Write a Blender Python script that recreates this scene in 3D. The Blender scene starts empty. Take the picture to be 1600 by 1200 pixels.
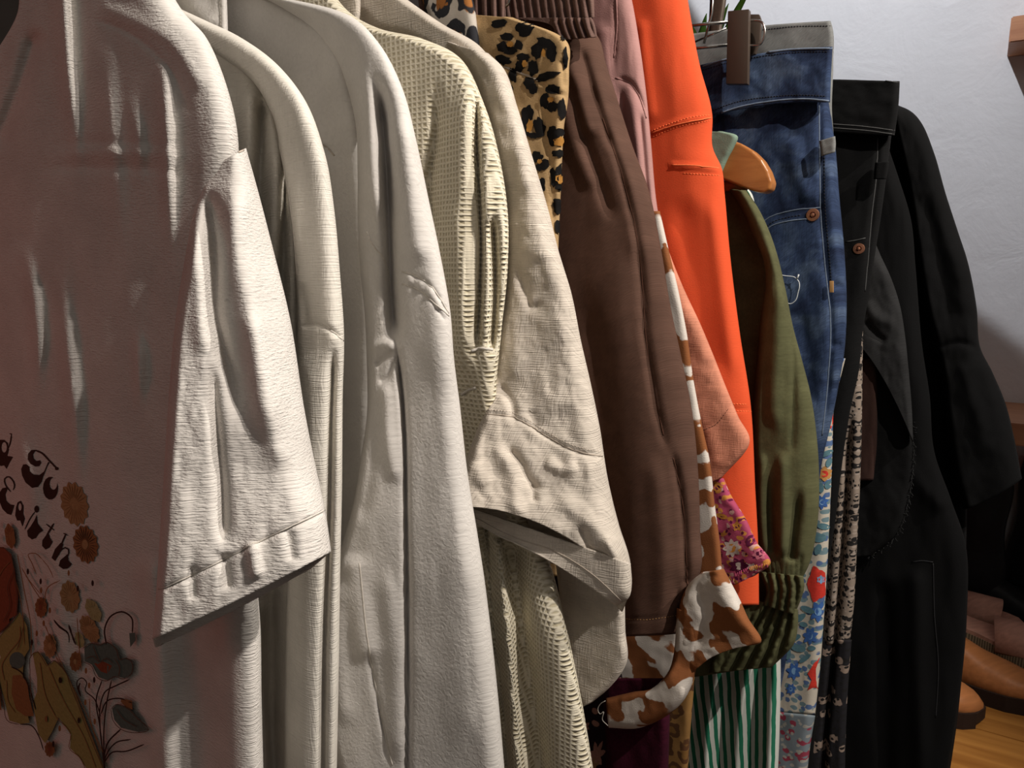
import bpy, bmesh, math, random
import numpy as np
from mathutils import Vector
from mathutils.bvhtree import BVHTree
from mathutils.geometry import delaunay_2d_cdt
random.seed(7)
SC = bpy.context.scene
COL = SC.collection
# ------------------------------------------------------------------ camera
F = 1155.0; PITCH = math.radians(9); CAMZ = 1.35
cd = bpy.data.cameras.new('camera'); cam = bpy.data.objects.new('camera', cd); COL.objects.link(cam)
cam.location = (0, 0, CAMZ); cam.rotation_euler = (math.radians(90) - PITCH, 0, 0)
cd.sensor_width = 36; cd.lens = 36 * F / 1600; cd.clip_start = .01
SC.camera = cam
PHI = math.radians(32)
S = np.array([math.sin(PHI), math.cos(PHI), 0.0])     # along the clothes rail, away from the viewer
T = np.array([math.cos(PHI), -math.sin(PHI), 0.0])    # across the rail, towards the aisle
C0 = np.array([0, 0, CAMZ])
def W(s, t, z): return S * s + T * t + np.array([0, 0, z])
# ------------------------------------------------------------------ light
vs = SC.view_settings
vs.view_transform = 'Standard'; vs.look = 'None'; vs.gamma = 1; vs.use_curve_mapping = False; vs.exposure = 0.08
wd = bpy.data.worlds.new('world'); SC.world = wd; wd.use_nodes = True
wd.node_tree.nodes['Background'].inputs[0].default_value = (1, .9, .82, 1)
wd.node_tree.nodes['Background'].inputs[1].default_value = 0.09
def spot(name, loc, target, power, col, ang, blend, size):
    l = bpy.data.lights.new(name, 'SPOT'); l.energy = power; l.color = col
    l.spot_size = math.radians(ang); l.spot_blend = blend; l.shadow_soft_size = size
    o = bpy.data.objects.new(name, l); COL.objects.link(o); o.location = loc
    o.rotation_euler = (Vector(target) - Vector(loc)).to_track_quat('-Z', 'Y').to_euler()
    return o
def area(name, loc, target, power, col, size):
    l = bpy.data.lights.new(name, 'AREA'); l.energy = power; l.color = col; l.size = size
    o = bpy.data.objects.new(name, l); COL.objects.link(o); o.location = loc
    o.rotation_euler = (Vector(target) - Vector(loc)).to_track_quat('-Z', 'Y').to_euler()
    return o
spot('ceiling_spotlight_lamp', W(.78, .85, 2.35), W(.5, -.35, 1.25), 58, (1, .93, .84), 80, .4, .012)
spot('ceiling_spotlight_lamp', W(.31, .80, 2.35), W(.62, -.32, 1.25), 66, (1, .92, .83), 62, .5, .012)
spot('ceiling_spotlight_lamp', W(.24, .85, 2.35), W(.27, -.42, 1.27), 40, (1, .9, .82), 24, 1, .012)
spot('wall_fill_spot', W(1.0, -.3, 2.5), W(1.9, .24, 2.68), 41, (.93, .95, 1), 127.7, .03, .01)  # added wall wash; its hard cone edge imitates the shadow line on the wall
area('ambient_fill_light', W(-.5, .6, 2.5), W(.5, -.3, 1.2), 2.0, (1, .92, .84), .8)  # added soft fill that lifts the ambient level, not a fitting of the shop
area('red_fill_light', W(-.3, -1.2, 1.3), W(.2, -.5, 1.25), .75, (1, .22, .16), .4)  # added reddish fill from the left, tints the shaded T-shirt face
# ------------------------------------------------------------------ projection helpers
def rays(px, py):
    a = (np.asarray(px, float) - 800) / F; b = (600 - np.asarray(py, float)) / F
    cp, sp = math.cos(PITCH), math.sin(PITCH)
    return np.stack([a, cp + b * sp, b * cp - sp], -1)
def P(px, py, s):
    d = rays(px, py); lam = np.asarray(s, float) / (d @ S)
    return C0 + d * lam[..., None]
def P1(px, py, s): return P(np.array([px]), np.array([py]), np.array([s]))[0]
# ------------------------------------------------------------------ noise
_r = np.random.RandomState(3); _N = _r.rand(256, 256)
def vnoise(x, y):
    xi = np.floor(x).astype(int); yi = np.floor(y).astype(int); fx = x - xi; fy = y - yi
    fx = fx * fx * (3 - 2 * fx); fy = fy * fy * (3 - 2 * fy)
    g = lambda i, j: _N[i % 256, j % 256]
    return (g(xi, yi) * (1 - fx) + g(xi + 1, yi) * fx) * (1 - fy) + (g(xi, yi + 1) * (1 - fx) + g(xi + 1, yi + 1) * fx) * fy - .5
def catmull(pts, n):
    pts = np.asarray(pts, float); m = len(pts)
    if m < 3:
        v = np.linspace(0, 1, n)[:, None]; return pts[0] * (1 - v) + pts[-1] * v
    d = np.linalg.norm(np.diff(pts[:, :4], axis=0), axis=1); t = np.concatenate([[0], np.cumsum(np.maximum(d, 1e-6))])
    q = np.linspace(0, t[-1], n); k = np.clip(np.searchsorted(t, q, 'right') - 1, 0, m - 2)
    # finite-difference tangents on a non-uniform parameter
    tg = np.zeros_like(pts); sl = np.diff(pts, axis=0) / np.diff(t)[:, None]
    tg[0] = sl[0]; tg[-1] = sl[-1]
    h = np.diff(t)[:, None]
    tg[1:-1] = (sl[:-1] * h[1:] + sl[1:] * h[:-1]) / (h[1:] + h[:-1])
    hh = (t[k + 1] - t[k])[:, None]; f = ((q - t[k]) / (t[k + 1] - t[k]))[:, None]
    return (pts[k] * (2 * f**3 - 3 * f**2 + 1) + pts[k + 1] * (-2 * f**3 + 3 * f**2) + tg[k] * hh * (f**3 - 2 * f**2 + f) + tg[k + 1] * hh * (f**3 - f**2))
def fold_field(px, py, pts, amp, wl, wr, t0=.15, t1=.15):
    pts = catmull(pts, 14)
    seg = np.linalg.norm(np.diff(pts, axis=0), axis=1); cum = np.concatenate([[0], np.cumsum(seg)]); tot = cum[-1]
    best = np.full(px.shape, 1e9); sd = np.zeros(px.shape); par = np.zeros(px.shape)
    for i in range(len(pts) - 1):
        a, b = pts[i], pts[i + 1]; e = b - a; L2 = e @ e + 1e-9
        f = np.clip(((px - a[0]) * e[0] + (py - a[1]) * e[1]) / L2, 0, 1)
        dx = px - (a[0] + f * e[0]); dy = py - (a[1] + f * e[1]); d2 = dx * dx + dy * dy
        cr = (e[0] * dy - e[1] * dx)       # >0 : left side of a downward path
        m = d2 < best; best = np.where(m, d2, best); sd = np.where(m, cr, sd); par = np.where(m, (cum[i] + f * seg[i]) / tot, par)
    d = np.sqrt(best); w = np.where(sd > 0, wl, wr)
    env = np.ones(px.shape)
    if t0 > 0: x = np.clip(par / t0, 0, 1); env = env * x * x * (3 - 2 * x)
    if t1 > 0: x = np.clip((1 - par) / t1, 0, 1); env = env * x * x * (3 - 2 * x)
    return amp * env * np.exp(-(d / w) ** 2)
# ------------------------------------------------------------------ objects
BV = {}
def link_mesh(name, verts, faces, mats, root=None, uv=None, mi=None, smooth=True, solid=0, bvh=None):
    me = bpy.data.meshes.new(name)
    off = np.array(root.location) if root is not None else np.zeros(3)
    V_ = np.asarray(verts, float)
    if bvh: BV[bvh] = BVHTree.FromPolygons([Vector(v) for v in V_], [tuple(f) for f in faces])
    me.from_pydata((V_ - off).tolist(), [], [tuple(map(int, f)) for f in faces]); me.update()
    for m in (mats if isinstance(mats, (list, tuple)) else [mats]): me.materials.append(m)
    if mi is not None: me.polygons.foreach_set('material_index', list(mi))
    if smooth: me.polygons.foreach_set('use_smooth', [True] * len(me.polygons))
    if uv is not None:
        l = me.uv_layers.new(name='uv'); idx = np.empty(len(me.loops), int); me.loops.foreach_get('vertex_index', idx)
        l.data.foreach_set('uv', np.asarray(uv)[idx].ravel())
    o = bpy.data.objects.new(name, me); COL.objects.link(o)
    if root is not None: o.parent = root
    if solid:
        md = o.modifiers.new('thickness', 'SOLIDIFY'); md.thickness = solid; md.offset = 0
    return o
def tag(o, label=None, cat=None, group=None, kind=None):
    if label: o['label'] = label
    if cat: o['category'] = cat
    if group: o['group'] = group
    if kind: o['kind'] = kind
    return o
def thing(name, loc, label, cat, group=None):
    o = bpy.data.objects.new(name, None); COL.objects.link(o); o.location = tuple(loc); o.empty_display_size = .02
    return tag(o, label, cat, group)
def part_parent(o, p):            # parent a mesh made with root's offset under another part of the same root
    o.parent = p
    return o
def uvof(v):
    v = np.asarray(v); s = v @ S; t = v @ T
    return np.stack([t * .9 - s * .6, v[..., 2]], -1)
def cloth(name, root, mat, rows, s0, D=.012, er=30, el=0, folds=(), nz=(.0015, 60, 160), step=5, back=None, B=None, label=None, wid=0, key=None, seed=0, solid=.0012, closed=True, prof=2.0, uvg=0):
    """a hanging layer of fabric: a real sheet at its own distance s0 along the rail, with folds, rounded
    edges, a rear layer and thickness. rows: (xl, yl, xr, yr, ds_l, ds_r, bow)"""
    R_ = np.array([list(r) + [0] * (7 - len(r)) for r in rows], float)
    if wid: R_[:, 0] = np.minimum(R_[:, 0], R_[:, 2] - wid)
    L = sum(max(np.hypot(*(R_[i + 1, 2:4] - R_[i, 2:4])), np.hypot(*(R_[i + 1, :2] - R_[i, :2]))) for i in range(len(R_) - 1))
    nv = max(6, int(L / step)); Wd = np.max(np.hypot(R_[:, 2] - R_[:, 0], R_[:, 3] - R_[:, 1])); nu = int(np.clip(Wd / step, 8, 120))
    C = catmull(R_, nv)
    u = np.linspace(0, 1, nu); u = 1 - (1 - u) ** 1.0
    ue = .5 - .5 * np.cos(np.pi * u); u = .55 * u + .45 * ue
    U, Vv = np.meshgrid(u, np.linspace(0, 1, nv))
    xl, yl, xr, yr, dl, dr, bow = [C[:, i][:, None] for i in range(7)]
    px = xl * (1 - U) + xr * U; py = yl * (1 - U) + yr * U + bow * 4 * U * (1 - U)
    wd = np.hypot(xr - xl, yr - yl) + 1e-6
    e1 = np.minimum(er, wd * .5); k = np.clip(1 - (1 - U) * wd / e1, 0, 1); q = (1 - k ** prof) ** (1 / prof)
    if el:
        e2 = np.minimum(el, wd * .5); k2 = np.clip(1 - U * wd / e2, 0, 1); q = q * (1 - k2 ** 2) ** .5
    h = D * (1 - q)
    fd = np.zeros(px.shape)
    for f in folds: fd += fold_field(px, py, *f)
    if nz and nz[0]:
        a, sx, sy = nz; ox = seed * 17.3
        fd += a * (1.6 * vnoise(px / sx + ox, py / sy + ox) + .8 * vnoise(px / sx * 2.3 + ox, py / sy * 2.3) + .35 * vnoise(px / sx * 5 + ox, py / sy * 5))
    mask = np.clip((1 - U) * wd / 9, 0, 1)
    if el: mask = mask * np.clip(U * wd / 9, 0, 1)
    hf = h - fd * mask ** .6
    ds = dl * (1 - U) + dr * U
    Vf = P(px, py, s0 + ds + hf)
    verts = [Vf.reshape(-1, 3)]; idx = np.arange(nv * nu).reshape(nv, nu)
    faces = np.stack([idx[:-1, :-1], idx[1:, :-1], idx[1:, 1:], idx[:-1, 1:]], -1).reshape(-1, 4).tolist()
    if closed:
        Bk = D if B is None else B
        bx, by = px.copy(), py.copy()
        if back:
            w_ = np.clip((Vv - .8) / .2, 0, 1); w_ = w_ * w_
            bx += w_ * (back[0] * (1 - U) + back[2] * U); by += w_ * (back[1] * (1 - U) + back[3] * U)
        Vb = P(bx, by, s0 + ds + D + Bk * q - (0.3 * fd * mask))
        c1 = 1; c0 = 0 if not el else 1
        inner = Vb[:, c0:nu - 1]
        ni = inner.shape[1]; base = nv * nu; verts.append(inner.reshape(-1, 3))
        bi = np.zeros((nv, nu), int); bi[:, c0:nu - 1] = base + np.arange(nv * ni).reshape(nv, ni)
        bi[:, nu - 1] = idx[:, nu - 1]
        if el: bi[:, 0] = idx[:, 0]
        if back:      # the rear hem hangs free of the front one
            pass
        faces += np.stack([bi[:-1, :-1], bi[:-1, 1:], bi[1:, 1:], bi[1:, :-1]], -1).reshape(-1, 4).tolist()
    verts = np.concatenate(verts); UVs = uvof(verts)
    if uvg: UVs[:nv * nu, 0] = (U * uvg).ravel()
    o = link_mesh(name, verts, faces, mat, root, uv=UVs, solid=solid, bvh=key or None)
    if label: o['label'] = label
    return o
CV = Vector(C0)
def hit(key, x, y, lift=.0005):
    d = Vector(rays(x, y)).normalized(); r = BV[key].ray_cast(CV, d)
    if r[0] is None:
        return None
    n = r[1] if r[1].dot(d) < 0 else -r[1]
    return np.array(r[0] + n * lift)
def dens(pts, step=5, smooth=True):
    pts = np.asarray(pts, float)
    L = np.sum(np.linalg.norm(np.diff(pts, axis=0), axis=1)); n = max(3, int(L / step))
    return catmull(pts, n) if smooth and len(pts) > 2 else np.stack([np.interp(np.linspace(0, 1, n), np.linspace(0, 1, len(pts)), pts[:, i]) for i in range(pts.shape[1])], 1)
def tube_data(pts, r, sides=6):
    pts = np.asarray(pts); n = len(pts)
    tg = np.gradient(pts, axis=0); tg /= np.linalg.norm(tg, axis=1)[:, None] + 1e-9
    ref = np.array([0, 0, 1.0]) if abs(tg[0][2]) < .9 else np.array([1.0, 0, 0])
    vs_, fs = [], []
    rr = r if hasattr(r, '__len__') else [r] * n
    nrm = np.cross(tg[0], ref)
    for i in range(n):
        nrm = nrm - tg[i] * (nrm @ tg[i]); nrm /= np.linalg.norm(nrm) + 1e-9; b = np.cross(tg[i], nrm)
        for k in range(sides):
            a = 2 * math.pi * k / sides; vs_.append(pts[i] + (nrm * math.cos(a) + b * math.sin(a)) * rr[i])
    for i in range(n - 1):
        for k in range(sides):
            k2 = (k + 1) % sides; fs.append((i * sides + k, i * sides + k2, (i + 1) * sides + k2, (i + 1) * sides + k))
    fs.append(tuple(range(sides))[::-1]); fs.append(tuple((n - 1) * sides + k for k in range(sides)))
    return vs_, fs
class Acc:
    def __init__(s): s.v = []; s.f = []; s.m = []
    def add(s, v, f, m=0):
        b = len(s.v); s.v += [np.asarray(x, float) for x in v]; s.f += [tuple(i + b for i in q) for q in f]; s.m += [m] * len(f)
    def tube(s, pts, r, m=0, sides=6): s.add(*tube_data(pts, r, sides), m)
    def build(s, name, mats, root=None, smooth=True, solid=0):
        if not s.v: return None
        return link_mesh(name, s.v, s.f, mats, root, uv=uvof(np.array(s.v)), mi=s.m, smooth=smooth, solid=solid)
def seam(name, root, parent, key, lines, mat, r=.0006, stitch=0, label=None, lift=.0006):
    """cord or row of stitches lying on the cloth"""
    if not stitch and len(lines) > 1:
        return [seam(name, root, parent, key, [ln], mat, r, stitch, label, lift) for ln in lines][0]
    A = Acc()
    for ln in lines:
        q = dens(ln, 4); pts = [hit(key, x, y, lift) for x, y in q]
        runs, cur = [], []
        for p in pts:
            if p is None or (cur and np.linalg.norm(p - cur[-1]) > .012):
                if len(cur) > 2: runs.append(cur)
                cur = [] if p is None else [p]
            else: cur.append(p)
        if len(cur) > 2: runs.append(cur)
        for c in runs:
            c = np.array(c)
            if stitch:
                seg = np.linalg.norm(np.diff(c, axis=0), axis=1); cum = np.concatenate([[0], np.cumsum(seg)])
                k = 0
                while (k + .6) * stitch < cum[-1]:
                    q2 = np.linspace(k * stitch, (k + .62) * stitch, 3)
                    A.tube([[np.interp(z, cum, c[:, i]) for i in range(3)] for z in q2], r, 0, 4); k += 1
            else: A.tube(c, r, 0, 5)
    o = A.build(name, mat, root)
    if o is not None:
        o.parent = parent or root
        if label: o['label'] = label
    return o
class Decals:
    """ink printed on a cloth: thin areas that follow its folds"""
    def __init__(s, key): s.key = key; s.A = Acc(); s.mats = []; s.lay = 0
    def mat(s, m):
        if m not in s.mats: s.mats.append(m)
        return s.mats.index(m)
    def poly(s, pts, m, holes=(), grid=7, lift=None):
        s.lay += 1; lift = lift if lift is not None else {'tee': .0005, 'lp': .0015, 'fl': .0012}.get(s.key, .0008) + .000012 * s.lay
        pts = [tuple(map(float, p)) for p in pts]
        co = list(pts); ed = [(i, (i + 1) % len(pts)) for i in range(len(pts))]
        fc = [list(range(len(pts)))]
        for h in holes:
            b = len(co); co += [tuple(p) for p in h]; ed += [(b + i, b + (i + 1) % len(h)) for i in range(len(h))]
        xs = [p[0] for p in pts]; ys = [p[1] for p in pts]
        def inside(x, y, pl):
            c = False; j = len(pl) - 1
            for i in range(len(pl)):
                if (pl[i][1] > y) != (pl[j][1] > y) and x < (pl[j][0] - pl[i][0]) * (y - pl[i][1]) / (pl[j][1] - pl[i][1]) + pl[i][0]: c = not c
                j = i
            return c
        x = min(xs) + grid
        while x < max(xs):
            y = min(ys) + grid
            while y < max(ys):
                if inside(x, y, pts): co.append((x, y))
                y += grid
            x += grid
        r = delaunay_2d_cdt([Vector(c) for c in co], ed, [], 0, 1e-4)
        vv, ff = r[0], r[2]
        hp = [hit(s.key, v.x, v.y, lift) for v in vv]; mi = s.mat(m); fs = []
        for f in ff:
            cx = sum(vv[i].x for i in f) / len(f); cy = sum(vv[i].y for i in f) / len(f)
            if not inside(cx, cy, pts) or any(inside(cx, cy, h) for h in holes): continue
            if any(hp[i] is None for i in f): continue
            if max(np.linalg.norm(hp[f[0]] - hp[i]) for i in f) > .02: continue
            fs.append(tuple(f))
        s.A.add([p if p is not None else np.zeros(3) for p in hp], fs, mi)
    def stroke(s, pts, w, m):
        q = dens(pts, 4); tg = np.gradient(q, axis=0); tg /= np.linalg.norm(tg, axis=1)[:, None] + 1e-9
        n = np.stack([-tg[:, 1], tg[:, 0]], 1); ww = np.full(len(q), w / 2); ww[0] *= .4; ww[-1] *= .4
        s.lay += 1; lift = .0005 + .000012 * s.lay; a = q + n * ww[:, None]; b = q - n * ww[:, None]
        ha = [hit(s.key, *p, lift) for p in a]; hb = [hit(s.key, *p, lift) for p in b]; fs = []
        for i in range(len(q) - 1):
            if all(z is not None for z in (ha[i], ha[i + 1], hb[i], hb[i + 1])): fs.append((2 * i, 2 * i + 1, 2 * i + 3, 2 * i + 2))
        vv = []
        for x, y in zip(ha, hb): vv += [x if x is not None else np.zeros(3), y if y is not None else np.zeros(3)]
        s.A.add(vv, fs, s.mat(m))
    def ell(s, cx, cy, rx, ry, m, rot=0, n=20, petals=0, dep=.15, holes=(), grid=7):
        out = []
        N = n if not petals else petals * 4
        for i in range(N):
            a = 2 * math.pi * i / N; k = 1 - (dep * (.5 + .5 * math.cos(a * petals)) if petals else 0)
            x, y = rx * k * math.cos(a), ry * k * math.sin(a)
            out.append((cx + x * math.cos(rot) - y * math.sin(rot), cy + x * math.sin(rot) + y * math.cos(rot)))
        s.poly(out, m, holes, grid)
        return out
    def build(s, name, root, parent=None, label=None):
        used = sorted({i for f in s.A.f for i in f}); mp = {o: n for n, o in enumerate(used)}
        if not used: return None
        v = [s.A.v[i] for i in used]; f = [tuple(mp[i] for i in q) for q in s.A.f]
        o = link_mesh(name, v, f, s.mats, root, uv=uvof(np.array(v)), mi=s.A.m)
        o.parent = parent or root
        if label: o['label'] = label
        return o
def prism(name, root, mat, poly, s, thick, bev=.001, key=None, label=None, seg=2, smooth=True):
    """solid with a traced outline, its own distance and thickness"""
    poly = np.array(poly, float); a = P(poly[:, 0], poly[:, 1], np.full(len(poly), s)); b = a + S * thick; n = len(poly)
    bm = bmesh.new(); off = np.array(root.location) if root is not None else np.zeros(3)
    va = [bm.verts.new(p - off) for p in a]; vb = [bm.verts.new(p - off) for p in b]
    bm.faces.new(va); bm.faces.new(vb[::-1])
    for i in range(n): bm.faces.new((va[i], vb[i], vb[(i + 1) % n], va[(i + 1) % n]))
    bmesh.ops.recalc_face_normals(bm, faces=bm.faces)
    if bev: bmesh.ops.bevel(bm, geom=list(bm.edges), offset=bev, segments=seg, affect='EDGES', profile=.6, clamp_overlap=True)
    me = bpy.data.meshes.new(name); bm.to_mesh(me); bm.free(); me.materials.append(mat)
    if smooth:
        me.polygons.foreach_set('use_smooth', [True] * len(me.polygons)); me.set_sharp_from_angle(angle=math.radians(40))
    o = bpy.data.objects.new(name, me); COL.objects.link(o)
    if root is not None: o.parent = root
    if label: o['label'] = label
    return o
def box(name, root, mat, s, t, z, bev=.002, kind=None):
    """box in rail space: s, t, z ranges"""
    bm = bmesh.new(); off = np.array(root.location) if root is not None else np.zeros(3)
    v = [bm.verts.new(W(a, b, c) - off) for a in s for b in t for c in z]
    for f in ((0, 1, 3, 2), (4, 6, 7, 5), (0, 4, 5, 1), (2, 3, 7, 6), (0, 2, 6, 4), (1, 5, 7, 3)): bm.faces.new([v[i] for i in f])
    bmesh.ops.recalc_face_normals(bm, faces=bm.faces)
    if bev: bmesh.ops.bevel(bm, geom=list(bm.edges), offset=bev, segments=2, affect='EDGES', clamp_overlap=True)
    me = bpy.data.meshes.new(name); bm.to_mesh(me); bm.free(); me.materials.append(mat)
    o = bpy.data.objects.new(name, me); COL.objects.link(o)
    if root is not None: o.parent = root
    if kind: o['kind'] = kind
    return o
# ------------------------------------------------------------------ materials
class NT:
    def __init__(s, name):
        s.m = bpy.data.materials.new(name); s.m.use_nodes = True; s.t = s.m.node_tree; s.n = s.t.nodes
        s.b = s.n['Principled BSDF']; s.b.inputs['Roughness'].default_value = .9; s.b.inputs['Specular IOR Level'].default_value = .15
    def N(s, ty, **kw):
        n = s.n.new(ty)
        for k, v in kw.items():
            if k.startswith('_'): setattr(n, k[1:], v)
            else: n.inputs[k.replace('__', ' ')].default_value = v
        return n
    def L(s, a, b): s.t.links.new(a, b)
    def uv(s, sx=1, sy=1, rot=0):
        a = s.N('ShaderNodeUVMap'); m = s.N('ShaderNodeMapping'); m.inputs['Scale'].default_value = (sx, sy, 1); m.inputs['Rotation'].default_value = (0, 0, rot)
        if rot:
            m2 = s.N('ShaderNodeMapping'); m2.inputs['Rotation'].default_value = (0, 0, rot); m.inputs['Rotation'].default_value = (0, 0, 0)
            s.L(a.outputs[0], m2.inputs[0]); s.L(m2.outputs[0], m.inputs[0])
        else: s.L(a.outputs[0], m.inputs[0])
        return m.outputs[0]
    def noise(s, vec, scale=1, detail=2, dist=0, rough=.5):
        n = s.N('ShaderNodeTexNoise', Scale=scale, Detail=detail, Distortion=dist, Roughness=rough); s.L(vec, n.inputs['Vector']); return n.outputs['Fac']
    def voro(s, vec, scale, feature='F1', out='Distance', rnd=1.0):
        n = s.N('ShaderNodeTexVoronoi', Scale=scale, Randomness=rnd); n.voronoi_dimensions = '2D'; n.feature = feature; s.L(vec, n.inputs['Vector']); return n.outputs[out]
    def math(s, op, a, b=None, clamp=False):
        n = s.N('ShaderNodeMath'); n.operation = op; n.use_clamp = clamp
        for i, x in enumerate((a, b)):
            if x is None: continue
            if isinstance(x, (int, float)): n.inputs[i].default_value = x
            else: s.L(x, n.inputs[i])
        return n.outputs[0]
    def ramp(s, fac, stops, interp='LINEAR'):
        r = s.N('ShaderNodeValToRGB'); r.color_ramp.interpolation = interp; e = r.color_ramp.elements
        while len(e) < len(stops): e.new(.5)
        for i, (p, c) in enumerate(stops): e[i].position = p; e[i].color = (*c, 1) if len(c) == 3 else c
        s.L(fac, r.inputs[0]); return r.outputs[0]
    def mix(s, fac, a, b, mode='MIX'):
        n = s.N('ShaderNodeMix'); n.data_type = 'RGBA'; n.blend_type = mode
        if isinstance(fac, (int, float)): n.inputs[0].default_value = fac
        else: s.L(fac, n.inputs[0])
        for i, x in ((6, a), (7, b)):
            if isinstance(x, tuple): n.inputs[i].default_value = (*x, 1)
            else: s.L(x, n.inputs[i])
        return n.outputs[2]
    def warp(s, vec, amt, scale):
        n = s.N('ShaderNodeTexNoise', Scale=scale, Detail=3); s.L(vec, n.inputs['Vector'])
        v = s.N('ShaderNodeVectorMath'); v.operation = 'SUBTRACT'; s.L(n.outputs['Color'], v.inputs[0]); v.inputs[1].default_value = (.5, .5, .5)
        k = s.N('ShaderNodeVectorMath'); k.operation = 'SCALE'; s.L(v.outputs[0], k.inputs[0]); k.inputs['Scale'].default_value = amt
        a = s.N('ShaderNodeVectorMath'); a.operation = 'ADD'; s.L(vec, a.inputs[0]); s.L(k.outputs[0], a.inputs[1]); return a.outputs[0]
    def color(s, c):
        if isinstance(c, tuple): s.b.inputs['Base Color'].default_value = (*c, 1)
        else: s.L(c, s.b.inputs['Base Color'])
    def bump(s, h, dist, strength=1):
        n = s.N('ShaderNodeBump', Strength=strength, Distance=dist); s.L(h, n.inputs['Height']); s.L(n.outputs[0], s.b.inputs['Normal'])
def weave_height(g, kind):
    if kind == 'slub':
        a = g.noise(g.uv(170, 1000), 1, 3, .5); b = g.noise(g.uv(650, 750), 1, 3)
        return g.math('ADD', a, g.math('MULTIPLY', b, .9))
    if kind == 'linen':
        a = g.noise(g.uv(70, 1100), 1, 2); b = g.noise(g.uv(1100, 70), 1, 2)
        return g.math('ADD', a, b)
    if kind == 'fleece':
        return g.noise(g.uv(500, 350), 1, 4, .6)
    if kind == 'twill':
        return g.noise(g.uv(1400, 160, .8), 1, 2)
    if kind == 'waffle':
        w = g.warp(g.uv(1, 1), .0012, 90)
        sp = g.N('ShaderNodeSeparateXYZ'); g.L(w, sp.inputs[0])
        a = g.math('SINE', g.math('MULTIPLY', sp.outputs[0], 1500)); b = g.math('SINE', g.math('MULTIPLY', sp.outputs[1], 1650))
        m = g.math('MAXIMUM', a, b); f = g.noise(g.uv(900, 900), 1, 2)
        return g.math('ADD', m, g.math('MULTIPLY', f, .8))
    return g.noise(g.uv(900, 900), 1, 2)
def fabric(name, col, kind='plain', dist=.0004, var=.12, vs_=25, sheen=.0, rough=.92, col2=None, wr=0):
    g = NT(name); h = weave_height(g, kind)
    c = g.mix(1.0, col, g.ramp(g.noise(g.uv(vs_, vs_), 1, 3), [(.3, (1 - var,) * 3), (.7, (1 + var * .3,) * 3)]), 'MULTIPLY')
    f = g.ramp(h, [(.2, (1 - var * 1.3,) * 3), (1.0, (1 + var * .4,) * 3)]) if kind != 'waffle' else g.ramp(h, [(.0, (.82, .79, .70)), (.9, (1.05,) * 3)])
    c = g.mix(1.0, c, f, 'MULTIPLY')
    if wr:
        w = g.noise(g.warp(g.uv(1, 1), .02, 40), wr, 3, .5); h = g.math('ADD', h, g.math('MULTIPLY', w, 5))
    g.color(c); g.bump(h, dist); g.b.inputs['Roughness'].default_value = rough
    if sheen: g.b.inputs['Sheen Weight'].default_value = sheen
    return g.m
def flat(name, col, rough=.8, metal=0, bump=0, bs=400):
    g = NT(name); g.color(g.mix(1.0, col, g.ramp(g.noise(g.uv(bs, bs), 1, 2), [(.3, (.85,) * 3), (.7, (1.08,) * 3)]), 'MULTIPLY'))
    g.b.inputs['Roughness'].default_value = rough; g.b.inputs['Metallic'].default_value = metal
    if metal: g.b.inputs['Specular IOR Level'].default_value = .5
    if bump: g.bump(g.noise(g.uv(bs, bs), 1, 3), bump)
    return g.m
def wood(name, c1, c2, sc=(6, 60), rough=.4, rot=0):
    g = NT(name); tc = g.N('ShaderNodeTexCoord'); mp = g.N('ShaderNodeMapping'); mp.inputs['Rotation'].default_value = (0, 0, PHI); g.L(tc.outputs['Object'], mp.inputs[0])
    m2 = g.N('ShaderNodeMapping'); m2.inputs['Scale'].default_value = (sc[0], sc[1], sc[1]); g.L(mp.outputs[0], m2.inputs[0])
    n = g.noise(m2.outputs[0], 1, 4, 1.2); g.color(g.ramp(n, [(.3, c1), (.7, c2)])); g.b.inputs['Roughness'].default_value = rough
    g.b.inputs['Specular IOR Level'].default_value = .4; g.bump(n, .0004); return g.m
M = {}
M['tee'] = fabric('white_slub_cotton', (.66, .625, .585), 'slub', .0009, .10)
M['gauze'] = fabric('white_gauze', (.66, .625, .56), 'linen', .0007, .10)
M['sweat'] = fabric('white_brushed_cotton', (.65, .62, .585), 'fleece', .0006, .08)
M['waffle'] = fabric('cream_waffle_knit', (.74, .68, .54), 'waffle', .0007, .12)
M['linen'] = fabric('beige_linen', (.62, .555, .48), 'linen', .0009, .16, 60)
M['brown'] = fabric('brown_twill', (.135, .072, .052), 'twill', .0003, .2, 60)
M['brownrib'] = fabric('brown_elastic', (.20, .12, .10), 'plain', .0003, .2)
M['pink'] = fabric('dusty_pink_rayon', (.50, .27, .25), 'plain', .0002, .1)
M['coral'] = fabric('terracotta_cotton', (.66, .265, .17), 'linen', .0004, .2, 60)
M['orange'] = fabric('orange_jersey', (.80, .105, .035), 'plain', .00015, .05)
M['olive'] = fabric('olive_cotton', (.125, .125, .06), 'fleece', .0002, .22, 50)
M['mint'] = fabric('mint_ribbon', (.22, .31, .24), 'plain', .0002, .1)
M['black'] = fabric('black_cotton', (.003, .003, .0034), 'plain', .0002, .2)
M['blackdenim'] = fabric('black_denim', (.007, .007, .0075), 'twill', .0003, .3)
M['charcoal'] = fabric('charcoal_denim', (.03, .03, .031), 'twill', .0003, .3)
M['darkbrown'] = fabric('dark_brown_rayon', (.05, .025, .02), 'plain', .0002, .2)
M['magentavelvet'] = fabric('wine_velvet', (.07, .006, .022), 'fleece', .0003, .4)
M['thread'] = flat('white_thread', (.62, .58, .52)); M['beigethread'] = flat('beige_thread', (.5, .43, .36))
M['dkthread'] = flat('dark_thread', (.02, .02, .025)); M['brthread'] = flat('brown_thread', (.13, .06, .04))
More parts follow.
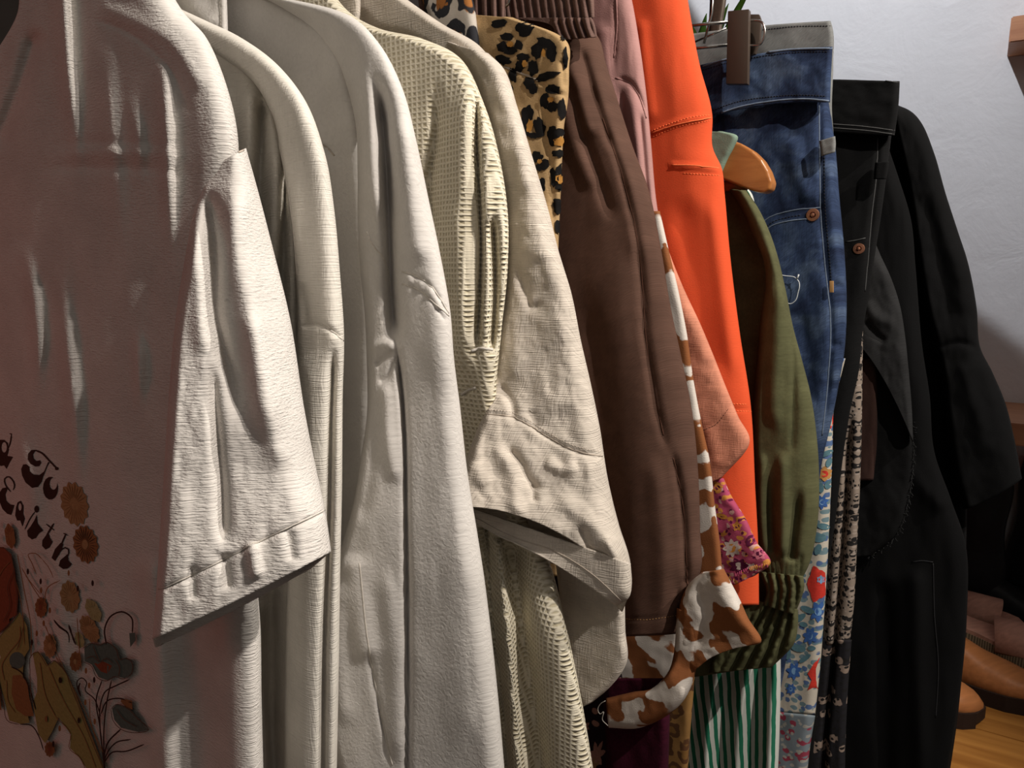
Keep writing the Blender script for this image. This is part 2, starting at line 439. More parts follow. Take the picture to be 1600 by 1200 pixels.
M['orthread'] = flat('orange_thread', (.9, .2, .07)); M['fainthread'] = flat('faint_grey_thread', (.022, .022, .024)); M['golden'] = flat('golden_thread', (.45, .25, .10))
M['olthread'] = flat('olive_thread', (.05, .05, .025)); M['blthread'] = flat('blue_thread', (.16, .2, .27)); M['gythread'] = flat('grey_thread', (.07, .07, .07))
M['copper'] = flat('copper_rivet', (.55, .25, .15), .35, .8); M['clip'] = flat('bronze_clip', (.085, .06, .045), .45, .3)
M['steel'] = flat('steel_wire', (.5, .48, .45), .25, 1); M['dark'] = flat('dark_metal', (.02, .02, .02), .5, .5)
M['hanger'] = wood('hanger_wood', (.36, .13, .035), (.52, .21, .06), (8, 50), .32)
M['shelf'] = wood('shelf_wood', (.38, .16, .08), (.5, .24, .12), (4, 50), .5)
M['bench'] = wood('bench_wood', (.27, .105, .022), (.42, .19, .045), (3, 40), .28)
def denim():
    g = NT('blue_denim'); n = g.noise(g.uv(1, 1), 28, 4, .6); tw = g.noise(g.uv(1500, 140, .7), 1, 2); v = g.noise(g.uv(700, 60), 1, 2)
    c = g.ramp(n, [(.32, (.014, .022, .052)), (.5, (.032, .052, .11)), (.70, (.09, .13, .21))])
    c = g.mix(1.0, c, g.ramp(tw, [(.3, (.75,) * 3), (.7, (1.3,) * 3)]), 'MULTIPLY'); c = g.mix(1.0, c, g.ramp(v, [(.3, (.8,) * 3), (.7, (1.15,) * 3)]), 'MULTIPLY')
    g.color(c); g.bump(g.math('ADD', tw, g.math('MULTIPLY', n, 3)), .0004); return g.m
M['denim'] = denim(); M['greydenim'] = fabric('grey_faded_denim', (.27, .275, .27), 'twill', .0003, .3)
def leopard(name, base, mid, blk, sc=36):
    g = NT(name); v = g.warp(g.uv(1, .85), .012, 70); d = g.voro(v, sc); br = g.noise(g.uv(1, 1), 75, 1)
    ring = g.ramp(d, [(.16, mid), (.2, blk), (.45, blk), (.48, base)]); 
    hole = g.ramp(d, [(.16, mid), (.2, mid), (.30, mid), (.34, base)])
    c = g.mix(g.ramp(br, [(.38, (0, 0, 0)), (.40, (1, 1, 1))]), hole, ring)
    c = g.mix(1, c, g.ramp(g.noise(g.uv(30, 30), 1, 2), [(.3, (.8,) * 3), (.7, (1.1,) * 3)]), 'MULTIPLY')
    g.color(c); g.bump(g.noise(g.uv(900, 900), 1, 2), .0002); return g.m
M['leopard'] = leopard('leopard_print', (.66, .44, .21), (.42, .20, .05), (.008, .007, .007), 39)
M['tancloth'] = fabric('tan_cotton', (.60, .40, .20), 'plain', .0002, .25, 40)
M['tanleopard'] = leopard('tan_leopard_print', (.28, .15, .05), (.20, .1, .03), (.10, .045, .02), 60)
def cow(name, base, spot_, sc=22, th=.5, seed=0):
    g = NT(name); v = g.warp(g.uv(1, 1), .02, 50); n = g.noise(v, sc, 1.0)
    c = g.ramp(n, [(th - .01, spot_), (th + .01, base)]); g.color(c); g.bump(g.noise(g.uv(1000, 1000), 1, 2), .0003); return g.m
M['cow'] = cow('brown_cow_print', (.68, .62, .56), (.26, .095, .035), 38, .50)
M['spotted'] = leopard('brown_black_spots', (.55, .5, .44), (.35, .14, .04), (.03, .03, .035), 42)
def floral(name, base, cols, sc=70, ink=None):
    g = NT(name); c = base
    for i, (col, s_, th) in enumerate(cols):
        v = g.warp(g.uv(1 + .1 * i, 1 - .07 * i), .006, 90 + 30 * i); d = g.voro(v, s_)
        m = g.ramp(d, [(th - .02, (1, 1, 1)), (th + .02, (0, 0, 0))]); c = g.mix(m, c, col)
    g.color(c); g.bump(g.noise(g.uv(900, 900), 1, 2), .0002); return g.m
M['bluefloral'] = floral('cream_with_blue_leaves', (.55, .5, .42), [((.16, .24, .27), 95, .30), ((.09, .15, .30), 70, .20)])
M['borderfloral'] = floral('blue_border_print', (.2, .24, .27), [((.30, .05, .08), 80, .28), ((.4, .38, .34), 110, .22)])
M['magentafloral'] = floral('magenta_flower_print', (.42, .07, .14), [((.60, .25, .06), 95, .24), ((.12, .01, .05), 130, .18), ((.62, .35, .32), 80, .16)])
M['darkfloral'] = floral('dark_with_pink_flowers', (.022, .012, .018), [((.42, .22, .17), 45, .16)])
M['taupefloral'] = floral('taupe_and_black_flowers', (.27, .215, .175), [((.02, .018, .018), 85, .30), ((.34, .28, .24), 150, .22), ((.015, .014, .014), 160, .2)])
M['blackbird'] = floral('black_with_taupe_flowers', (.018, .017, .02), [((.28, .21, .17), 48, .26), ((.015, .014, .014), 140, .25)])
def stripes(name, a, b, per):
    g = NT(name); v = g.warp(g.uv(1, 1), .003, 30); sp = g.N('ShaderNodeSeparateXYZ'); g.L(v, sp.inputs[0])
    w = g.math('SINE', g.math('MULTIPLY', sp.outputs[0], 2 * math.pi / per)); g.color(g.ramp(w, [(.0, a), (.12, b)])); g.bump(g.noise(g.uv(900, 900), 1, 2), .0002); return g.m
M['green'] = stripes('green_and_white_stripes', (.60, .62, .57), (.02, .16, .09), .0085)
def wallmat(name, c, bump=.0015, var=.03):
    g = NT(name); tc = g.N('ShaderNodeTexCoord'); n = g.noise(tc.outputs['Object'], 9, 5, .8); n2 = g.noise(tc.outputs['Object'], 60, 3, .2)
    g.color(g.mix(1.0, c, g.ramp(n, [(.3, (1 - var,) * 3), (.7, (1, 1, 1))]), 'MULTIPLY')); g.bump(g.math('ADD', n, g.math('MULTIPLY', n2, .15)), bump * 3); g.b.inputs['Roughness'].default_value = .7; return g.m
M['wall'] = wallmat('white_plaster', (.72, .72, .735)); M['darkwall'] = wallmat('dark_panelling', (.03, .022, .018)); M['ceil'] = wallmat('ceiling_paint', (.3, .28, .26))
M['floor'] = wood('floor_boards', (.12, .05, .02), (.2, .09, .04), (3, 30), .5)
M['tan'] = flat('tan_leather', (.40, .155, .055), .42, 0, .0004, 120); M['blackleather'] = flat('black_leather', (.014, .014, .016), .4, 0, .0004, 120)
M['sole'] = flat('dark_rubber_sole', (.03, .018, .014), .6); M['peach'] = flat('peach_leather', (.64, .34, .25), .5, 0, .0003, 150)
M['jute'] = stripes('jute_rope', (.42, .32, .2), (.16, .12, .08), .004); M['taupe'] = flat('taupe_lining', (.17, .12, .10), .7)
M['leaf'] = flat('leaf_green', (.12, .30, .03), .45); M['clear'] = flat('clear_plastic', (.75, .77, .78), .2)
# ------------------------------------------------------------------ room
box('wall_back', None, M['wall'], (1.9, 2.0), (-1.7, 2.2), (0, 2.7), 0, 'structure')
box('wall_left', None, M['darkwall'], (-1.2, 1.9), (-1.7, -1.6), (0, 2.7), 0, 'structure')
box('floor', None, M['floor'], (-1.2, 1.9), (-1.6, 2.2), (-.05, 0), 0, 'structure')
box('ceiling', None, M['ceil'], (-1.2, 2.0), (-1.7, 2.2), (2.7, 2.8), 0, 'structure')
# ------------------------------------------------------------------ clothes rack
rk = thing('clothes_rack', W(.5, -.47, 0), 'dark metal clothes rail carrying the whole row of garments', 'clothes rack')
A = Acc(); A.tube([W(-.1, -.47, 1.80), W(.5, -.47, 1.80), W(1.25, -.47, 1.80)], .0125, 0, 16); A.build('rail', M['dark'], rk)
for s_ in (-.08, 1.23):
    A = Acc(); A.tube([W(s_, -.47, .02), W(s_, -.47, 1.0), W(s_, -.47, 1.80)], .0125, 0, 14); A.build('post', M['dark'], rk)
    A = Acc(); A.tube([W(s_, -.72, .015), W(s_, -.47, .015), W(s_, -.22, .015)], .015, 0, 12); A.build('foot', M['dark'], rk)
def hook(s, t, zb):            # wire hanger hook from the rail down to height zb
    pts = [W(s, t, zb), W(s, t, 1.765)] + [W(s, -.47 + .018 * math.cos(a) , 1.80 + .018 * math.sin(a)) for a in np.linspace(-math.pi / 2, math.pi * .9, 9)]
    return pts
def hanger(s, label, z=1.66, w=.19, group='hangers hooked over the rail', mat='hanger', sl=.09):
    """a shaped wooden hanger inside its garment: arms, hook"""
    h = thing('clothes_hanger', W(s, -.47, 1.80), label, 'hanger', group)
    A = Acc(); A.tube([W(s, -.47 - w, z - sl), W(s, -.47 - w * .5, z - sl * .35), W(s, -.47, z), W(s, -.47 + w * .5, z - sl * .35), W(s, -.47 + w, z - sl)], [.005, .007, .008, .007, .005], 0, 10); A.build('shoulder_arm', M[mat], h)
    A = Acc(); A.tube(hook(s, -.47, z), .0016, 0, 8); A.build('hook', M['steel'], h)
    return h
# ------------------------------------------------------------------ 1 graphic T-shirt
g1 = thing('t_shirt', P1(200, -60, .27), 'white slub T-shirt printed with wording, daisies and poppies, nearest on the rail', 't-shirt')
body = cloth('shirt_body', g1, M['tee'], [
    (22, -60, 240, -60), (28, 20, 285, 18), (-10, 90, 322, 60), (-40, 160, 352, 130), (-45, 260, 372, 230), (-60, 400, 340, 400), (-70, 600, 350, 600),
    (-80, 800, 385, 800), (-80, 950, 405, 960), (-80, 1100, 408, 1090), (-80, 1260, 412, 1250)], .275, D=.02, er=60, B=.012, nz=(.0011, 70, 260), step=4.5, key='tee', seed=1, solid=.0006, folds=[
    ([(97, -60), (104, 60), (118, 200), (128, 300)], .006, 15, 8, .0, .5),
    ([(165, 20), (172, 150), (186, 330), (190, 420)], .0035, 18, 12, .4, .45),
    ([(250, 60), (260, 160), (265, 300), (268, 420)], .006, 12, 8, .4, .45),
    ([(205, 140), (218, 220), (220, 300)], .003, 10, 8, .4, .45),
    ([(38, 370), (52, 440), (62, 540), (60, 640)], .005, 12, 8, .4, .45),
    ([(98, 380), (104, 500), (118, 640), (130, 820)], .006, 15, 10, .4, .45),
    ([(215, 500), (219, 560), (220, 650)], .004, 9, 7, .4, .45),
    ([(20, 620), (48, 760), (60, 900)], .004, 18, 16, .4, .45),
    ([(75, 780), (95, 960), (100, 1200)], .005, 25, 18, .4, .45),
    ([(235, 860), (248, 1000), (262, 1250)], .006, 22, 16, .1, 0),
    ([(-10, 240), (30, 140), (60, 40)], -.006, 14, 14),
    ([(300, 960), (315, 1100), (320, 1250)], -.006, 30, 40, .1, 0),
    ([(50, 246), (180, 238), (310, 246)], .0015, 8, 10, .4, .4), ([(40, 264), (180, 262), (320, 270)], -.002, 9, 9, .4, .4), ([(60, 226), (180, 222), (300, 226)], -.001, 7, 7, .4, .4),
    ([(150, 8), (200, 28), (270, 70), (320, 150)], .0015, 10, 14), ([(140, 28), (200, 50), (255, 95), (300, 180)], -.0012, 5, 5)])
sleeve = cloth('sleeve', g1, M['tee'], [
    (322, 268, 383, 232, .012, .012), (306, 310, 402, 300, .002, .012), (294, 380, 424, 385, -.008, .012), (276, 500, 452, 500, -.022, .010), (264, 640, 474, 640, -.034, .006), (254, 800, 494, 740, -.044, .002),
    (246, 920, 508, 806, -.050, -.002, 2), (240, 998, 516, 862, -.054, -.004, 4)], .268, D=.022, er=70, el=16, B=.012, nz=(.0012, 45, 120), step=4, key='tsleeve', seed=2, back=(2, 14, -30, 26), folds=[
    ([(325, 290), (336, 400), (340, 500), (366, 600), (380, 680)], -.0085, 16, 13, .12, .35),
    ([(302, 340), (312, 430), (318, 560)], .003, 14, 18),
    ([(362, 270), (372, 400), (392, 520), (420, 700)], .005, 18, 26),
    ([(334, 560), (338, 640), (348, 760), (352, 860)], -.005, 10, 9),
    ([(395, 480), (418, 600), (440, 740)], .003, 18, 22),
    ([(246, 925), (330, 885), (420, 840), (508, 800)], -.0016, 3, 3, .02, .02),
    ([(300, 880), (304, 940)], -.002, 8, 8), ([(350, 860), (358, 925)], -.003, 9, 9), ([(392, 845), (402, 905)], .003, 9, 9), ([(450, 825), (458, 880)], -.002, 8, 8)])
seam('seam', g1, sleeve, 'tsleeve', [[(246, 922), (330, 882), (420, 837), (506, 797)]], M['thread'], .0005, label='stitched hem line')
seam('seam', g1, sleeve, 'tsleeve', [[(383, 233), (352, 250), (322, 282), (312, 300)]], M['beigethread'], .0006)
# print
INK = flat('brown_ink', (.035, .014, .010), .7); TAN = flat('tan_ink', (.36, .215, .10), .8); TAN2 = flat('ochre_ink', (.27, .125, .05), .8); RUST = flat('rust_ink', (.22, .06, .03), .8)
OLV = flat('olive_ink', (.30, .25, .09), .8); TEAL = flat('teal_ink', (.10, .135, .12), .8); LINE = flat('fine_brown_ink', (.11, .05, .03), .8); OL2 = flat('pale_olive_ink', (.36, .32, .16), .8)
d = Decals('tee')
def a8(pts): return [(x / 4, 660 + y / 4) for x, y in pts]
def a1(pts): return [(x / 2.858, 780 + y / 2.858) for x, y in pts]
def ep(cx, cy, rx, ry, n=14, rot=0): return [(cx + rx * math.cos(a) * math.cos(rot) - ry * math.sin(a) * math.sin(rot), cy + rx * math.cos(a) * math.sin(rot) + ry * math.sin(a) * math.cos(rot)) for a in [2 * math.pi * i / n for i in range(n)]]
G = 5
# d
d.poly(a8([(-60, 118), (-10, 108), (30, 108), (54, 128), (60, 170), (50, 208), (85, 215), (62, 255), (45, 290), (30, 268), (10, 272), (-20, 255), (-60, 220)]), INK, [a8(ep(30, 155, 17, 33))], G)
d.stroke(a8([(62, 70), (80, 72)]), 1.6, INK); d.stroke(a8([(76, 70), (72, 110), (58, 160)]), 2.2, INK)
# T
d.poly(a8([(235, 170), (200, 172), (180, 195), (178, 230), (195, 258), (225, 275), (250, 272), (262, 252), (255, 235), (232, 240), (215, 225), (210, 200), (222, 182)]), INK, (), G)
d.stroke(a8([(222, 173), (262, 188), (310, 235), (365, 292)]), 2.8, INK); d.ell(*a8([(360, 288)])[0], 3, 2.4, INK)
d.poly(a8([(150, 262), (137, 290), (143, 330), (165, 375), (205, 408), (240, 403), (265, 370), (275, 335), (300, 275), (315, 250), (306, 245), (280, 305), (250, 328), (215, 325), (192, 305), (188, 275), (170, 260)]), INK, (), G)
d.poly(a8(ep(320, 410, 48, 72)), INK, [a8(ep(338, 382, 24, 38))], G)
# E
d.poly(a8([(45, 405), (20, 410), (0, 440), (0, 490), (20, 540), (50, 570), (75, 577), (95, 515), (70, 512), (45, 490), (38, 450), (50, 420)]), INK, (), G)
d.stroke(a8([(72, 432), (42, 395), (35, 350), (55, 337), (85, 362), (96, 400), (86, 422)]), 2.2, INK)
# a r t h
d.poly(a8([(115, 498), (135, 488), (152, 520), (150, 568), (160, 600), (145, 650), (132, 612), (112, 612), (100, 580), (105, 530)]), INK, [a8(ep(129, 527, 11, 24))], G)
d.poly(a8(ep(234, 540, 15, 22)), INK, (), G); d.stroke(a8([(224, 556), (198, 592), (160, 668)]), 1.6, INK)
d.poly(a8([(234, 575), (240, 630), (275, 675), (250, 690), (230, 720), (205, 730), (180, 710), (175, 675), (195, 650), (220, 610)]), INK, (), G)
d.poly(a8([(305, 680), (318, 720), (335, 745), (315, 780), (290, 793), (268, 770), (270, 735), (292, 705)]), INK, (), G)
d.stroke(a8([(292, 632), (345, 674)]), 2, INK); d.stroke(a8([(342, 630), (300, 700)]), 3, INK)
d.poly(a8([(385, 750), (350, 790), (328, 845), (350, 865), (378, 820), (402, 760)]), INK, (), G); d.stroke(a8([(418, 692), (385, 770)]), 2.4, INK); d.stroke(a8([(400, 690), (432, 706)]), 1.8, INK)
d.stroke(a8([(380, 808), (408, 780), (434, 792), (430, 835)]), 2.2, INK)
d.poly(a8([(428, 820), (434, 860), (455, 885), (430, 910), (400, 915), (372, 895), (382, 860), (408, 838)]), INK, (), G)
def daisy(cx, cy, rx, ry, m, ink, rot=0, pet=13, ctr=None):
    d.ell(cx, cy, rx, ry, m, rot, petals=pet, dep=.14, grid=8)
    for k in range(pet * 2):
        a = 2 * math.pi * k / (pet * 2); q = .93 if k % 2 else .8
        pp = [(cx + rx * f * math.cos(a) * math.cos(rot) - ry * f * math.sin(a) * math.sin(rot), cy + rx * f * math.cos(a) * math.sin(rot) + ry * f * math.sin(a) * math.cos(rot)) for f in (.28, q)]
        d.stroke(pp, .9, ink)
    if ctr: d.ell(cx, cy, rx * .24, ry * .24, ctr)
daisy(118, 787, 22, 36, TAN, TAN2, -.2); daisy(136, 850, 20, 31, TAN2, INK, -.2, ctr=TAN)
def dz(x, y, rx, ry, m, ink, rot=0, pet=10, ctr=None): daisy(x / 2.858, 780 + y / 2.858, rx / 2.858, ry / 2.858, m, ink, rot, pet, ctr)
dz(320, 432, 46, 75, TAN, TAN2, -.15); dz(193, 480, 28, 48, TAN2, RUST, ctr=RUST); dz(428, 492, 30, 60, OL2, OLV, -.5, 6); dz(412, 575, 38, 70, TAN, TAN2, -.5)
dz(237, 650, 30, 56, TAN, TAN2); dz(350, 717, 30, 46, TAN2, RUST, ctr=TAN); dz(62, 160, 24, 58, TAN2, RUST, -.15, 6); dz(372, 620, 22, 40, OL2, OLV, -.3, 8)
d.poly(a1([(-160, 260), (-60, 215), (0, 212), (35, 208), (70, 240), (88, 330), (100, 430), (95, 510), (50, 560), (20, 590), (-160, 640)]), RUST)
d.poly(a1([(108, 498), (60, 560), (20, 600), (2, 640), (5, 740), (20, 820), (40, 900), (60, 980), (110, 995), (150, 990), (130, 900), (120, 780), (125, 700), (150, 660), (140, 560)]), OLV)
d.poly(a1([(165, 680), (190, 672), (215, 700), (235, 735), (265, 710), (300, 740), (340, 830), (375, 910), (400, 980), (440, 1080), (490, 1200), (410, 1200), (370, 1140), (330, 1100), (335, 1040), (280, 965), (250, 1030), (220, 1080), (190, 1040), (165, 900)]), OLV)
d.poly(a1([(75, 780), (110, 775), (140, 810), (150, 880), (170, 960), (130, 960), (90, 930), (70, 860)]), TAN2)
d.poly(a1(ep(95, 712, 35, 38)), TEAL); d.poly(a1([(-40, 700), (0, 720), (15, 820), (25, 935), (-40, 900)]), TAN2)
tf = a1([(396, 655), (430, 632), (470, 640), (500, 628), (545, 660), (560, 705), (585, 698), (612, 712), (612, 770), (575, 790), (540, 780), (500, 800), (460, 785), (430, 730), (398, 715)])
d.poly(tf, TEAL); d.poly(a1([(440, 725), (480, 715), (520, 735), (500, 770), (470, 760)]), RUST)
d.poly(a1([(520, 925), (540, 905), (600, 925), (635, 960), (690, 1020), (640, 1030), (560, 1010), (530, 975)]), TEAL); d.poly(a1([(598, 590), (625, 588), (628, 622), (603, 652)]), TEAL)
d.poly(a1([(500, 885), (560, 878), (610, 890), (612, 930), (585, 920), (560, 895)]), TAN2)
for p_, w_ in (([(495, 640), (488, 570), (520, 510), (568, 495), (608, 520), (613, 590)], 7), ([(475, 800), (450, 880), (465, 1000), (482, 1160)], 6), ([(600, 795), (540, 822), (490, 850), (470, 900), (466, 1000), (480, 1130)], 6),
               ([(518, 800), (500, 880), (485, 1000), (484, 1160)], 6), ([(610, 900), (560, 880), (500, 890), (470, 950)], 6), ([(560, 1015), (500, 1080), (485, 1160), (490, 1210)], 7),
               ([(665, 1085), (580, 1115), (520, 1120), (485, 1165)], 6), ([(605, 1062), (540, 1075), (500, 1120), (485, 1160)], 6), ([(365, 840), (365, 800), (385, 788), (408, 810), (400, 840), (440, 880), (470, 960)], 5),
               ([(420, 880), (425, 980), (480, 1120)], 4), ([(380, 870), (370, 830), (378, 810)], 9), ([(185, 330), (165, 280), (148, 238), (180, 236), (210, 262)], 4), ([(220, 462), (235, 390), (285, 355)], 4),
               ([(210, 450), (160, 372), (118, 300)], 4), ([(205, 420), (135, 335)], 3), ([(210, 262), (240, 300), (260, 345)], 3), ([(228, 560), (270, 690), (330, 800), (420, 980), (470, 1120)], 3), ([(215, 540), (260, 640), (300, 740)], 3),
               ([(365, 520), (370, 600), (385, 760)], 4), ([(322, 548), (345, 610), (358, 640)], 9), ([(262, 530), (285, 560), (320, 590), (325, 630)], 8), ([(100, 240), (130, 400), (160, 560), (160, 700)], 4), ([(85, 330), (115, 450), (130, 640)], 3),
               ([(110, 560), (110, 610), (60, 680), (30, 730), (40, 800)], 4), ([(70, 740), (110, 760), (150, 830), (180, 930)], 5), ([(50, 800), (60, 900), (90, 945)], 3), ([(2, 370), (40, 300), (70, 270)], 3), ([(110, 995), (160, 1000), (195, 1050), (215, 1110)], 5),
               ([(240, 740), (300, 880), (400, 1060), (450, 1190)], 3), ([(200, 720), (230, 880), (270, 960)], 3), ([(270, 960), (335, 1040), (330, 1100), (375, 1140), (410, 1210)], 3), ([(300, 740), (345, 830), (400, 970), (490, 1200)], 3)):
    d.stroke(a1(p_), w_ / 2.858, INK if w_ > 4.5 else TAN2)
dz(243, 1105, 24, 36, TAN2, RUST, ctr=RUST)
for (x, y) in ((12, 112), (12, 168), (330, 322), (438, 366), (372, 390), (248, 488), (290, 795), (408, 755), (422, 820), (445, 795), (405, 895), (447, 980), (150, 315), (208, 360), (210, 400), (190, 590), (168, 630), (230, 970), (290, 1010), (375, 975), (222, 545), (262, 1080)):
    d.poly(a1(ep(x, y, 6, 14, 8)), TAN2 if y % 3 else INK, (), 9)
for pl_ in (tf, a1([(520, 925), (540, 905), (600, 925), (635, 960), (690, 1020), (640, 1030), (560, 1010), (530, 975), (520, 925)]), a1([(0, 212), (35, 208), (70, 240), (88, 330), (100, 430), (95, 510), (50, 560), (20, 590)]),
            a1([(235, 735), (265, 710), (300, 740), (340, 830), (375, 910), (400, 980), (440, 1080), (490, 1200)]), a1([(108, 498), (60, 560), (20, 600), (2, 640), (5, 740), (20, 820), (40, 900), (60, 980), (110, 995)]), a1([(165, 900), (160, 760), (165, 690), (190, 672), (215, 700), (235, 735)]),
            a1([(410, 700), (440, 690), (470, 715), (500, 700), (530, 720)]), a1([(440, 640), (455, 680), (470, 715)]), a1([(540, 700), (560, 740), (555, 780)]), a1([(545, 925), (575, 965), (640, 1005)]), a1([(130, 560), (115, 620), (100, 665)]), a1([(95, 300), (60, 380), (70, 470), (40, 540)])):
    d.stroke(pl_, 1.1, LINE)
d.build('printed_graphic', g1, body, 'brown and ochre print of wording, daisies and poppies')
# ------------------------------------------------------------------ 2 gauze shirt
g2 = thing('gauze_shirt', P1(330, -60, .33), 'sheer white gauze shirt with a bound armhole, second garment from the left', 'shirt')
cloth('shirt_body', g2, M['gauze'], [(60, -150, 190, -150), (100, -60, 262, 8), (120, 60, 330, 42), (140, 130, 385, 100), (150, 220, 430, 190), (150, 330, 455, 300), (150, 460, 468, 440), (150, 600, 478, 600), (150, 800, 482, 800), (150, 1000, 488, 1000), (150, 1260, 500, 1260)],
    .342, D=.012, er=24, B=.006, nz=(.0012, 40, 260), step=5, seed=3, folds=[
    ([(408, 140), (408, 250), (402, 380)], -.012, 9, 10), ([(392, 130), (385, 250), (380, 400)], .006, 12, 12), ([(432, 220), (428, 330), (420, 460)], .007, 10, 9), ([(446, 260), (444, 360), (440, 520)], -.012, 6, 6),
    ([(460, 300), (458, 420), (455, 560)], .005, 6, 6), ([(345, 120), (350, 260), (350, 400)], .004, 16, 16), ([(405, 940), (400, 1040), (410, 1130), (415, 1230)], .010, 6, 6, .1, 0), ([(425, 900), (430, 1230)], -.012, 14, 12, .1, 0)], wid=250)
sl2 = cloth('sleeve', g2, M['gauze'], [(268, 28, 270, 10, .012, .004), (300, 58, 322, 34, .012, .003), (345, 88, 372, 58, .01, .002), (392, 122, 428, 98, .008, 0), (425, 175, 474, 155, .006, 0), (442, 250, 506, 240, .003, 0), (455, 340, 521, 330), (464, 430, 530, 430), (466, 516, 536, 520),
    (463, 620, 534, 620), (458, 760, 533, 760), (450, 900, 530, 900), (446, 1040, 528, 1040), (445, 1250, 524, 1250)], .322, D=.014, er=26, el=8, B=.01, nz=(.0008, 30, 200), step=4, key='gsleeve', seed=4, folds=[
    ([(522, 530), (518, 640), (515, 800), (508, 1000), (505, 1250)], -.009, 6, 6, .08, 0), ([(490, 540), (488, 700), (482, 900), (478, 1200)], .004, 20, 18, .1, 0), ([(466, 508), (500, 506), (535, 530)], -.002, 3, 3), ([(470, 440), (478, 490), (482, 512)], -.004, 8, 8)])
seam('seam', g2, sl2, 'gsleeve', [[(467, 512), (485, 504), (505, 508), (535, 532)]], M['thread'], .0007)
seam('seam', g2, sl2, 'gsleeve', [[(345, 92), (390, 124), (424, 178), (444, 255), (458, 340), (466, 430)]], M['thread'], .0005)
# ------------------------------------------------------------------ 3 brushed white overshirt
g3 = thing('overshirt', P1(480, -60, .38), 'brushed white cotton overshirt with a long creased sleeve, third garment from the left', 'shirt')
cloth('shirt_body', g3, M['sweat'], [(200, -160, 300, -160), (260, -60, 400, -20), (280, 20, 470, 20), (290, 80, 530, 60), (300, 180, 560, 150), (300, 300, 578, 300), (300, 460, 586, 460), (300, 700, 586, 700), (300, 900, 585, 900), (300, 1260, 585, 1260)],
    .40, D=.02, er=30, B=.008, nz=(.002, 70, 200), step=5, seed=5, wid=300, key='sw_body', folds=[([(505, 225), (522, 240)], -.003, 5, 5), ([(460, 90), (480, 160), (500, 240), (515, 285)], .005, 30, 20)])
seam('seam', g3, None, 'sw_body', [[(498, 222), (510, 230), (523, 244)]], M['beigethread'], .0006)
col3 = cloth('collar', g3, M['sweat'], [(230, -90, 345, -90), (235, -20, 352, -20), (262, 30, 354, 20), (300, 52, 355, 55)], .372, D=.006, er=8, B=.004, nz=(.001, 40, 60), step=4, key='col3', folds=[([(342, -80), (344, 50)], -.0012, 3, 3, 0, 0), ([(270, -60), (300, 10), (335, 50)], .004, 10, 20)])
seam('seam', g3, col3, 'col3', [[(344, -60), (345, 0), (347, 50)]], M['thread'], .0004, .0025)
sl3 = cloth('sleeve', g3, M['sweat'], [(380, -30, 350, -14, .03, .01), (430, 12, 452, 0, .03, .008), (485, 50, 548, 27, .025, .003), (530, 110, 592, 70, .02, 0), (556, 190, 628, 140, .01, 0), (560, 270, 648, 215), (560, 340, 668, 310), (564, 420, 687, 400), (571, 490, 702, 485), (574, 560, 708, 560),
    (575, 640, 718, 640, -.006, .006), (566, 710, 728, 730, -.012, .01), (550, 800, 744, 830, -.015, .012), (530, 868, 755, 900, -.016, .012), (508, 925, 764, 970, -.016, .012), (497, 1000, 772, 1040, -.016, .012), (500, 1090, 780, 1120, -.016, .012), (520, 1170, 786, 1190, -.016, .012), (545, 1260, 792, 1260, -.016, .012)],
    .378, D=.016, er=34, el=14, B=.004, nz=(.0012, 60, 160), step=4, key='sw', seed=6, folds=[
    ([(560, 60), (573, 140), (582, 260), (590, 360)], .005, 13, 11, .3, .2), ([(590, 110), (600, 200), (608, 330), (612, 450), (618, 540)], -.016, 10, 12, .2, .1), ([(618, 520), (630, 640), (634, 800), (636, 960), (636, 1240)], -.010, 4, 5, .1, 0),
    ([(628, 180), (640, 300), (650, 420)], .004, 20, 20), ([(618, 550), (600, 560), (585, 572)], -.003, 5, 5), ([(616, 542), (596, 538), (580, 545)], .003, 8, 8), ([(618, 560), (604, 590), (592, 600)], -.0025, 4, 4),
    ([(600, 590), (606, 680), (620, 760)], .003, 10, 12), ([(590, 610), (583, 700), (560, 820)], -.003, 12, 12), ([(548, 860), (560, 960), (575, 1040)], .004, 18, 22), ([(575, 1010), (590, 1090), (610, 1200)], -.0025, 3, 3),
    ([(535, 900), (525, 1000), (540, 1140)], .003, 14, 16), ([(600, 880), (615, 1000), (622, 1200)], .003, 14, 14),
    ([(628, 424), (665, 440), (700, 490)], -.0012, 3, 3, .05, .05), ([(630, 442), (664, 460), (696, 502)], -.0012, 3, 3, .05, .05), ([(640, 430), (640, 446)], .0012, 5, 5), ([(658, 438), (655, 455)], .0012, 5, 5), ([(676, 450), (668, 468)], .0012, 5, 5), ([(690, 468), (682, 484)], .0012, 5, 5),
    ([(690, 600), (710, 800), (722, 1000), (730, 1200)], .002, 30, 20)])
for ln in ([(629, 424), (650, 430), (676, 450), (700, 490)], [(630, 444), (655, 452), (680, 474), (700, 494)], [(574, 362), (582, 380), (597, 402), (606, 430), (610, 462)], [(562, 880), (575, 1000), (592, 1090), (614, 1195)]):
    seam('seam', g3, sl3, 'sw', [ln], M['thread'], .0006)
